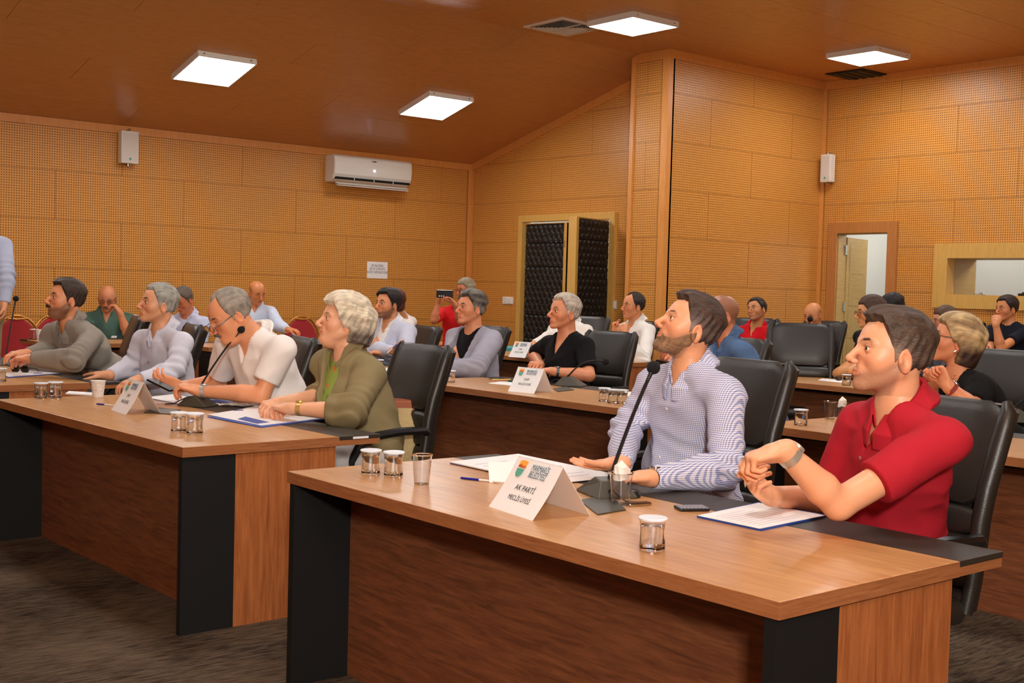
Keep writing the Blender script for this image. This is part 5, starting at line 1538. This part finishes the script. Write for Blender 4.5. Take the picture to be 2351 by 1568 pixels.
def watch(info, k, strap, face=(40, 44, 52), t_=.0, square=False, r=.031, name='wrist_watch'):
    A_ = info['A'][k]; s = info['s']; ax = nrm(A_['W']-A_['E']); c = A_['W']-ax*(.022+t_)*s-info['O']
    nrmv = -nrm(A_['pn']-ax*(A_['pn']@ax)); sd = np.cross(nrmv, ax)
    Mx = Matrix([[*[float(v) for v in (sd[i], ax[i], nrmv[i])], float(c[i])] for i in range(3)]+[[0, 0, 0, 1]])
    nm = 'strap_%d_%d_%d' % strap; sm_ = MATS.get(nm) or plain(nm, srgb(*strap), .35, .6 if sum(strap) > 450 else 0)
    n = 28; v = []; f = []; w_ = .010*s
    for i in range(n):
        a = 2*pi*i/n
        for rr, yy in ((r*s, -w_), (r*s+.003, -w_), (r*s+.003, w_), (r*s, w_)): v.append((rr*cos(a), yy, rr*sin(a)*.92))
    for i in range(n):
        j = (i+1) % n
        for k_ in range(4): f.append((i*4+k_, j*4+k_, j*4+(k_+1) % 4, i*4+(k_+1) % 4))
    e = G().add(v, [q[::-1] for q in f]).obj(name, sm_, info['root'], smooth=True); e.matrix_local = Mx
    fm = MATS.get('watchface_%d' % sum(face)) or plain('watchface_%d' % sum(face), srgb(*face), .15)
    z0 = r*s*.92-.001
    if square: G().box((-.016*s, -.019*s, z0), (.016*s, .019*s, z0+.010)).obj('case', fm, e, bevel=.003)
    else:
        G().lathe([(.019*s, z0), (.020*s, z0+.004), (.019*s, z0+.009)], 20).obj('case', sm_ if sum(strap) > 450 else M_CHROME, e, smooth=True)
        G().lathe([(.0165*s, z0+.009), (.0165*s, z0+.0098)], 20).obj('dial', fm, e)
    return e
# ------------------------------------------------------------------ the people
SK = (222, 166, 132); SKL = (230, 176, 146); SKD = (204, 142, 104)
def z_at(px, py, z): return tuple(on_z(px, py, z))
P = person
p1 = P('red_polo', 'man with brown hair in dark red polo shirt at the front desk, pen in hands', (2047, 809), 3.6, 1.09, 22, 9, 0, body=38, skin=(232, 172, 138), res='hi',
  head=dict(hair='short', hairc=(74, 58, 46), hth=(.015, .0045, .027), hamp=.0022, grey=((142, 122, 108), .75), beard=((112, 84, 68), .6), nape=(48, 38, 32), browc=(92, 62, 44)),
  top=dict(kind='polo', col=(178, 32, 46), sleeve='short', slen=.66, collar='polo', v=.10, vw=.028, buttons=((150, 120, 110), 2, .055, .06), copen=.35, loose=.008),
  arms=(dict(w3=at(1800, 1035, 3.30), e3=at(1925, 1158, 3.36), tip=(1728, 1050, 3.30), pn=(-.1, .1, -1), kind='pinch'), dict(w3=at(1768, 1138, 3.62), e3=at(1900, 1150, 3.95), tip=(1715, 1108, 3.55), pn=(.3, -.6, .6), kind='clasp')),
  bulk=1.16, swd=1.02, hip=(3.46, 2.20, .60), trousers=(40, 44, 60))
watch(p1, 0, (196, 190, 178), face=(120, 110, 100))
p2 = P('check_shirt', 'bearded man in blue checked shirt looking up at the front desk', (1583, 750), 4.4, 1.03, 18, 23, 0, body=42, skin=(232, 168, 132), res='hi',
  head=dict(hair='short', hairc=(70, 52, 42), hth=(.015, .0055, .024), grey=((146, 128, 124), .75), beard=((128, 98, 78), .75), beardmesh=(140, 104, 72), nape=(44, 34, 30), browc=(130, 92, 66), browt=.0035, hamp=.0028),
  top=dict(kind='shirt', col=(230, 230, 240), sleeve='long', collar='shirt', mat=M_CHECK, v=.05, vw=.03, buttons=((236, 226, 200), 5, .10, .085), folds=1.2, copen=.45),
  arms=(dict(w3=at(1492, 1098, 3.98), e3=at(1668, 1082, 4.15), tip=(1440, 1096, 3.95), pn=(0, 0, -1)), dict(w3=at(1425, 1066, 4.18), e3=at(1440, 985, 4.55), tip=(1350, 1068, 4.2), pn=(.1, -.3, .9), kind='flat', thumb=1)),
  bulk=1.22, swd=1.08, hip=(3.46, 3.05, .58), trousers=(150, 150, 160))
watch(p2, 0, (40, 34, 28))
p3 = P('olive_woman', 'woman with short white hair in olive jacket and green scarf, hands clasped', (786, 737), 6.05, 1.07, 15, 11, 0, body=36, skin=(236, 180, 148), res='hi',
  head=dict(hair='female', hairc=(216, 202, 176), hth=(.036, .028, .032), back=.030, hamp=.0030, lump=.006, nape=(120, 106, 96), fem=1, fat=1, browc=(150, 120, 96), browt=.003, streak=((240, 226, 196), .5), hfreq=200.),
  top=dict(kind='jacket', col=(138, 124, 88), inner=(142, 160, 72), spots=True, sleeve='34', slen=.38, collar='jacket', jopen=(.42, .085), folds=1.4, copen=.9, cb=.02),
  arms=(dict(w3=at(668, 938, 5.72), e3=at(808, 945, 5.66), tip=(600, 928, 5.85), pn=(.0, -.1, -1), kind='clasp'), dict(w3=at(640, 925, 5.92), e3=at(765, 905, 6.25), tip=(588, 938, 5.75), pn=(-.1, .3, -1), kind='clasp')),
  bulk=1.34, swd=1.04, hip=(3.30, 5.08, .58), trousers=(190, 186, 182))
watch(p3, 0, (222, 186, 110), face=(226, 190, 116), name='gold_bracelet', t_=.02)
p4 = P('white_polo', 'man with moustache and glasses in white polo reading his phone', (527, 722), 6.35, 1.13, 20, -28, 0, body=40, skin=(230, 162, 124), res='mid',
  head=dict(hair='reced', hairc=(150, 140, 126), hth=(.010, .006, .004), moustache=(120, 112, 104), glasses=(70, 64, 60), glz=(-.012, .012), fat=1.2, closed=True, browc=(90, 74, 62), bald=.3),
  top=dict(kind='polo', col=(236, 230, 224), sleeve='short', slen=.72, collar='polo', v=.09, vw=.035, copen=.6, loose=.012, ch=.6, cb=-.022),
  arms=(dict(w3=at(458, 898, 6.35), e3=at(600, 905, 6.3), tip=(398, 880, 6.35), pn=(-.3, .3, -.6), kind='clasp'), dict(w3=at(415, 888, 6.55), e3=at(500, 880, 6.75), tip=(368, 872, 6.5), pn=(.2, .5, .5), kind='relax')),
  bulk=1.3, swd=1.05, hip=(3.32, 5.9, .58), neck=(583, 772, .1), trousers=(60, 64, 80))
watch(p4, 0, (206, 204, 200), face=(50, 40, 36))
p5 = P('white_buttoned', 'grey haired man in white shirt with dark buttons leaning back', (363, 698), 7.9, 1.11, 18, 9, 0, body=38, skin=(228, 166, 130), res='mid',
  head=dict(hair='short', hairc=(160, 158, 146), hth=(.016, .007, .016), browc=(60, 48, 40), hamp=.002),
  top=dict(kind='shirt', col=(214, 214, 226), sleeve='long', collar='shirt', v=.03, vw=.02, buttons=((44, 46, 66), 6, .06, .085), copen=.4),
  arms=(dict(w3=at(318, 872, 7.55), e3=at(402, 850, 7.7), pn=(0, 0, -1)), dict(w3=at(250, 862, 7.9), e3=at(300, 845, 8.1), tip=(205, 854, 7.95), pn=(0, 0, -1), kind='flat')),
  bulk=1.15, hip=(3.48, 7.7, .58), trousers=(70, 74, 90))
p6 = P('grey_shirt', 'bearded man in grey shirt at the left with black wrist watch', (151, 686), 8.25, 1.13, 20, 8, 0, body=36, skin=(226, 158, 120), res='mid',
  head=dict(hair='short', hairc=(58, 44, 34), hth=(.018, .007, .024), beard=((66, 48, 38), .85), moustache=(60, 44, 36), fat=.6),
  top=dict(kind='shirt', col=(146, 138, 126), sleeve='long', collar='shirt', v=.05, vw=.03, folds=1.5, copen=.5),
  arms=(dict(w3=at(72, 824, 7.9), e3=at(170, 826, 7.85), tip=(10, 822, 7.95), pn=(0, 0, -1), kind='relax'), dict(w3=at(60, 812, 8.2), e3=at(130, 800, 8.5), tip=(10, 812, 8.1), pn=(0, 0, -1), kind='relax')),
  bulk=1.35, swd=1.12, hip=(3.42, 8.55, .58), trousers=(120, 128, 140))
watch(p6, 0, (26, 26, 28), face=(14, 14, 16), square=True)
# second row
p11 = P('white_blazer', 'dark haired man in pale blue blazer over white shirt with pen', (890, 698), 10.8, 1.12, 40, 5, 0, body=48, skin=(220, 152, 112), res='mid',
  head=dict(hair='short', hairc=(34, 26, 24), hth=(.022, .009, .028), beard=((44, 34, 30), .8)),
  top=dict(kind='jacket', col=(196, 200, 216), inner=(232, 228, 222), sleeve='long', collar='shirt', colc=(236, 234, 232), v=.07, jopen=(.34, .075), copen=.6),
  arms=(dict(w3=at(880, 812, 10.45), e3=at(928, 818, 10.50), pn=(0, 0, -1)), dict(w3=at(902, 806, 10.30), e3=at(866, 806, 10.65), tip=(926, 802, 10.25), pn=(.3, -.6, .2), kind='pinch')), trousers=(60, 70, 100))
p14 = P('grey_blazer', 'man with wavy dark grey hair in light grey blazer over black shirt', (1080, 708), 9.7, 1.14, 34, 7, 4, body=44, skin=(220, 150, 114), res='mid',
  head=dict(hair='short', hairc=(70, 64, 58), hth=(.030, .010, .026), lump=.005, streak=((150, 140, 126), .6), grey=((60, 56, 52), .5)),
  top=dict(kind='jacket', col=(160, 158, 170), inner=(14, 13, 14), sleeve='long', collar='none', jopen=(.42, .10), pocket=True, loose=.008),
  arms=(dict(w3=at(1010, 850, 9.05), e3=at(1092, 845, 9.10), pn=(0, 0, -1)), dict(w3=at(1000, 850, 9.35), e3=at(1040, 840, 9.55), pn=(0, 0, -1))), bulk=1.2, swd=1.05, trousers=(60, 60, 80))
p15 = P('black_tee', 'white haired man in black V-neck T-shirt resting folded arms on desk', (1295, 717), 8.9, 1.12, 32, 7, 0, body=42, skin=(220, 148, 112), res='mid',
  head=dict(hair='short', hairc=(182, 168, 150), hth=(.018, .008, .020), lump=.003, browc=(110, 86, 70), nose=1.25, streak=((206, 196, 182), .5)),
  top=dict(kind='tee', col=(15, 14, 15), sleeve='short', slen=.80, collar='none', v=.13, vw=.055, loose=.006),
  arms=(dict(w3=at(1272, 853, 8.60), e3=at(1352, 862, 8.60), tip=(1235, 845, 8.75), pn=(0, 0, -1), kind='relax'), dict(w3=at(1240, 838, 8.85), e3=at(1225, 815, 9.35), tip=(1200, 828, 8.60), pn=(0, .2, -1), kind='clasp')), bulk=1.1, trousers=(40, 44, 60))
watch(p15, 0, (60, 66, 70), face=(70, 80, 84))
p18 = P('blue_polo', 'man with cropped hair in blue polo behind the checked shirt man', (1655, 722), 7.3, 1.02, 22, -4, 0, body=30, skin=(214, 140, 106), res='mid',
  head=dict(hair=None, hairc=(96, 74, 60), shade=.62, browc=(90, 70, 56)),
  top=dict(kind='polo', col=(84, 112, 150), sleeve='short', collar='polo', v=.06, vw=.03, copen=.5),
  arms=(None, dict(w3=at(1548, 838, 6.75), e3=at(1600, 870, 7.1), tip=(1525, 828, 6.7), pn=(.2, -.5, .5), kind='relax')), hip=(5.95, 4.72, .6))
p24 = P('blonde', 'blonde woman with glasses in black top, chin on her fist', (2192, 780), 6.5, 1.13, 10, 12, 0, body=34, skin=(224, 152, 116), res='mid',
  head=dict(hair='bob', hairc=(150, 118, 78), hth=(.026, .022, .026), back=.016, lump=.004, streak=((220, 190, 136), .85), nape=(64, 44, 34), glasses=(60, 50, 46), fem=1, browc=(120, 84, 60), browt=.003, hfreq=150.),
  top=dict(kind='top', col=(14, 13, 14), sleeve='short', slen=.75, collar='none', v=.16, vw=.075, loose=.006),
  arms=(dict(w3=at(2176, 886, 6.17), e3=at(2232, 938, 6.17), tip=(2150, 838, 6.22), pn=(-.6, .5, .2), kind='fist'), dict(w3=at(2140, 900, 6.52), e3=at(2120, 960, 6.52), tip=(2142, 870, 6.52), pn=(-.6, .5, .2), kind='fist')), hip=(6.12, 3.28, .58), trousers=(30, 30, 34))
watch(p24, 0, (150, 60, 56), face=(110, 124, 140), t_=.0)
# third row
p16 = P('chin_hands', 'man in white shirt resting his chin on both hands', (1453, 702), 12.2, 1.12, 32, 2, 0, body=38, skin=(216, 146, 106), res='mid',
  head=dict(hair='reced', hairc=(44, 34, 30), hth=(.014, .008, .008)),
  top=dict(kind='shirt', col=(232, 228, 220), sleeve='long', collar='shirt', v=.10, vw=.05, copen=.8),
  arms=(dict(w3=at(1434, 765, 11.75), e3=at(1478, 835, 11.70), tip=(1420, 738, 11.85), pn=(.5, .3, .1), kind='fist'), dict(w3=at(1412, 765, 11.95), e3=at(1430, 820, 12.10), tip=(1408, 738, 11.95), pn=(.4, -.5, .1), kind='fist')), trousers=(70, 74, 84))
p17 = P('white_sleeve', 'person in white shirt mostly hidden behind the man in black T-shirt', (1299, 708), 12.4, 1.09, 30, -12, 0, body=60, skin=(214, 146, 108), res='lo',
  head=dict(hair='reced', hairc=(60, 50, 44)),
  top=dict(kind='shirt', col=(236, 230, 222), sleeve='long', collar='shirt'),
  arms=(None, dict(w3=at(1225, 790, 12.00), e3=at(1268, 770, 12.20), pn=(0, 0, -1))))
p21 = P('bare_shoulder', 'woman with glasses and brown hair, bare shoulder, in sleeveless black top', (1998, 716), 10.1, 1.085, 16, -4, 0, body=30, skin=(222, 160, 112), res='mid',
  head=dict(hair='female', hairc=(72, 46, 34), hth=(.022, .016, .014), glasses=(60, 52, 48), fem=1),
  top=dict(kind='top', col=(20, 19, 22), sleeve='none', collar='none', v=.08, vw=.05),
  arms=(dict(w3=at(1955, 850, 9.80), e3=at(1924, 858, 10.00), tip=(1970, 835, 9.80), pn=(0, 0, -1), kind='relax'), dict(w3=at(1945, 852, 10.00), e3=at(1960, 880, 10.30), pn=(0, 0, -1))), neck=(2003, 762, .05))
p22 = P('dark_hair_back', 'dark haired person mostly hidden, in front of the oak door', (2048, 705), 11.3, 1.0, 10, -14, 0, body=20, skin=(206, 140, 106), res='lo',
  head=dict(hair='short', hairc=(30, 26, 26), hth=(.022, .010, .02), lump=.005), top=dict(kind='shirt', col=(70, 74, 90), sleeve='long', collar='none'))
p23 = P('brown_hair_back', 'brown haired person whose crown shows above the blonde woman', (2168, 735), 10.6, 1.0, 20, -8, 0, body=20, skin=(206, 140, 106), res='lo',
  head=dict(hair='female', hairc=(86, 60, 42), hth=(.018, .014, .012), fem=1), top=dict(kind='shirt', col=(80, 84, 90), sleeve='long', collar='none'))
p19 = P('bright_red', 'dark haired man in bright red polo at the back, head tilted', (1737, 711), 12.1, 1.02, 52, 8, 12, body=62, skin=(206, 142, 100), res='mid',
  head=dict(hair='short', hairc=(30, 24, 24), hth=(.012, .008, .014), beard=((70, 52, 44), .35)),
  top=dict(kind='polo', col=(206, 18, 30), sleeve='short', collar='polo', v=.10, vw=.035, copen=.5), neck=(1735, 752, .05))
p20 = P('bald_back', 'bald man in navy shirt at the back below the oak door', (1866, 722), 12.3, 1.02, 58, -16, 0, body=40, skin=(216, 146, 100), res='mid',
  head=dict(hair=None, hairc=(110, 84, 66), shade=.45, bald=1, shade_top=[.0, .0, .045, .06, .06], closed=True),
  top=dict(kind='shirt', col=(40, 50, 74), sleeve='short', collar='none'))
p25 = P('navy_tee', 'man in navy T-shirt with fist at his mouth below the booth window', (2311, 708), 11.95, 1.055, 40, -2, 0, body=50, skin=(214, 146, 104), res='mid',
  head=dict(hair='short', hairc=(46, 34, 30), hth=(.016, .008, .02)),
  top=dict(kind='tee', col=(18, 22, 34), sleeve='short', slen=.6, collar='none'),
  arms=(dict(w3=at(2286, 745, 11.57), e3=at(2298, 800, 11.57), tip=(2290, 716, 11.62), pn=(.6, .4, 0), kind='fist'), dict(w3=at(2262, 800, 11.72), e3=at(2270, 812, 11.92), pn=(0, 0, -1))))
# back along the left wall
p10 = P('green_shirt', 'balding man with glasses in green shirt at the left wall, hand at chin', (246, 684), 12.9, 1.14, 82, -20, 0, body=80, skin=(208, 138, 98), res='mid',
  head=dict(hair=None, hairc=(170, 160, 150), shade=.55, bald=1, shade_top=[.05, .05, .05, .07, .07], moustache=(120, 112, 104), glasses=(60, 52, 48), closed=True),
  top=dict(kind='polo', col=(74, 100, 88), sleeve='short', collar='polo', v=.09, vw=.04),
  arms=(dict(w3=at(276, 720, 12.55), e3=at(292, 765, 12.60), tip=(266, 704, 12.55), pn=(-.6, .5, .1), kind='clasp'), dict(w3=at(225, 775, 12.30), e3=at(208, 765, 12.70), pn=(0, 0, -1))))
p8 = P('lavender_back', 'man in lavender shirt bowed over the desk behind the white shirted man', (420, 688), 12.5, 1.1, 50, -30, 0, body=60, skin=(204, 128, 92), res='mid',
  head=dict(hair='short', hairc=(96, 84, 74), hth=(.012, .008, .012), closed=True),
  top=dict(kind='shirt', col=(186, 190, 214), sleeve='long', collar='shirt'), neck=(430, 728, .1))
p9 = P('bald_blue', 'bald man in light blue shirt looking down at the left wall', (590, 672), 12.95, 1.05, 118, -18, 0, body=96, skin=(206, 134, 86), res='mid',
  head=dict(hair=None, hairc=(80, 60, 48), shade=.5, bald=1, shade_top=[.0, .0, .05, .06, .06], closed=True),
  top=dict(kind='shirt', col=(198, 208, 226), sleeve='long', collar='shirt', v=.06, vw=.03, copen=.6, buttons=((220, 220, 226), 3, .08, .09)),
  arms=(dict(w3=at(662, 757, 12.50), e3=at(640, 748, 12.75), tip=(690, 760, 12.45), pn=(0, 0, -1), kind='relax'), dict(w3=at(585, 775, 12.35), e3=at(560, 768, 12.75), pn=(0, 0, -1))), swd=1.05)
p12 = P('white_back', 'red-brown haired person in white behind the man in pale blue blazer', (907, 690), 12.6, 1.02, -40, 0, 0, body=-30, skin=(214, 150, 110), res='lo',
  head=dict(hair='female', hairc=(84, 36, 24), hth=(.014, .012, .012), fem=1), top=dict(kind='shirt', col=(236, 232, 226), sleeve='long', collar='none'), neck=(922, 728, .1))
p13 = P('phone_woman', 'woman in red T-shirt filming with a raised phone near the corner', (1068, 665), 12.9, .98, 40, -4, 0, body=60, skin=(204, 128, 92), res='mid',
  head=dict(hair='female', hairc=(132, 120, 96), hth=(.020, .016, .016), fem=1, glasses=(40, 36, 34), streak=((180, 170, 140), .5)),
  top=dict(kind='tee', col=(214, 30, 34), sleeve='short', slen=.7, collar='none'),
  arms=(dict(w3=at(1045, 700, 12.5), e3=at(1058, 738, 12.6), tip=(1032, 684, 12.5), pn=(-.7, .4, 0), kind='relax'), dict(w3=at(1006, 695, 12.7), e3=at(996, 735, 12.7), tip=(1010, 678, 12.65), pn=(.6, -.3, .1), kind='relax')), neck=(1050, 708, .05))
p0 = P('standing', 'standing person in light blue shirt and khaki trousers cut by left edge', (-62, 490), 9.7, 1.18, 60, 0, 0, body=88, skin=(214, 150, 110), res='mid', sit=False,
  head=dict(hair='short', hairc=(50, 40, 34)), top=dict(kind='shirt', col=(176, 184, 206), sleeve='long', collar='shirt'), trousers=(150, 132, 98),
  arms=(dict(w3=at(8, 700, 9.60), e3=at(14, 632, 9.70), pn=(-1, 0, 0)), dict(w3=at(-130, 700, 9.80), e3=at(-130, 632, 9.80), pn=(1, 0, 0))))
# held things
def held_phone(c, rz, rx, lab, s=1.0, ry=0):
    t = thing('mobile_phone', lab, 'phone', tuple(c)); t.rotation_euler = (rx, ry, rz)
    G().box((-.037*s, -.077*s, -.005), (.037*s, .077*s, .005)).obj('case', M_PHONE, t, bevel=.004)
    G().box((-.033*s, -.073*s, .0045), (.033*s, .073*s, .0056)).obj('screen', M_BLACKPL, t)
    g = G()
    for k in range(3): g.lathe([(.007, -.0075), (.007, -.005)], 10, (.02*s, (.05-.02*k)*s, 0))
    g.obj('camera', M_CHROME, t); return t
held_phone(at(372, 884, 6.38), radians(30), radians(20), 'black phone held by the man with the moustache')
held_phone(at(1021, 675, 12.55), radians(140), radians(90), 'black phone raised by the woman in red T-shirt', 1.1, radians(90))
held_phone(at(1540, 834, 6.6), radians(30), radians(10), 'black phone in the hand behind the checked shirt man')
pen(None, None, 'blue pen held upright by the red polo man', a3=at(1713, 1040, 3.38), b3=at(1711, 1118, 3.46), r=.0045, mat=M_PEN)
pen(None, None, 'blue pen held by the man in pale blue blazer', a3=at(912, 790, 10.2), b3=at(888, 812, 10.15), r=.005)
# pearls and earring of the blonde woman, jewellery of the older woman
i = p24; g = G()
O = i['O']
for k in range(15):
    a = -1.0+2.0*k/14
    q = i['Nk']-O+i['bf']*(.055+.05*cos(a*1.2))+i['bl']*(.10*sin(a))+V3(0, 0, .015-.085*cos(a*1.45)); g.sphere(tuple(q), .0045, 8, 6)
g.obj('necklace', M_GOLD, i['root'], smooth=True)
e = G().tube([(-.004, .083, -.048), (.004, .088, -.056), (-.002, .085, -.064), (-.010, .082, -.056), (-.004, .083, -.048)], .002, 6).obj('earring', M_CHROME, i['root'], smooth=True); e.matrix_local = i['HM']
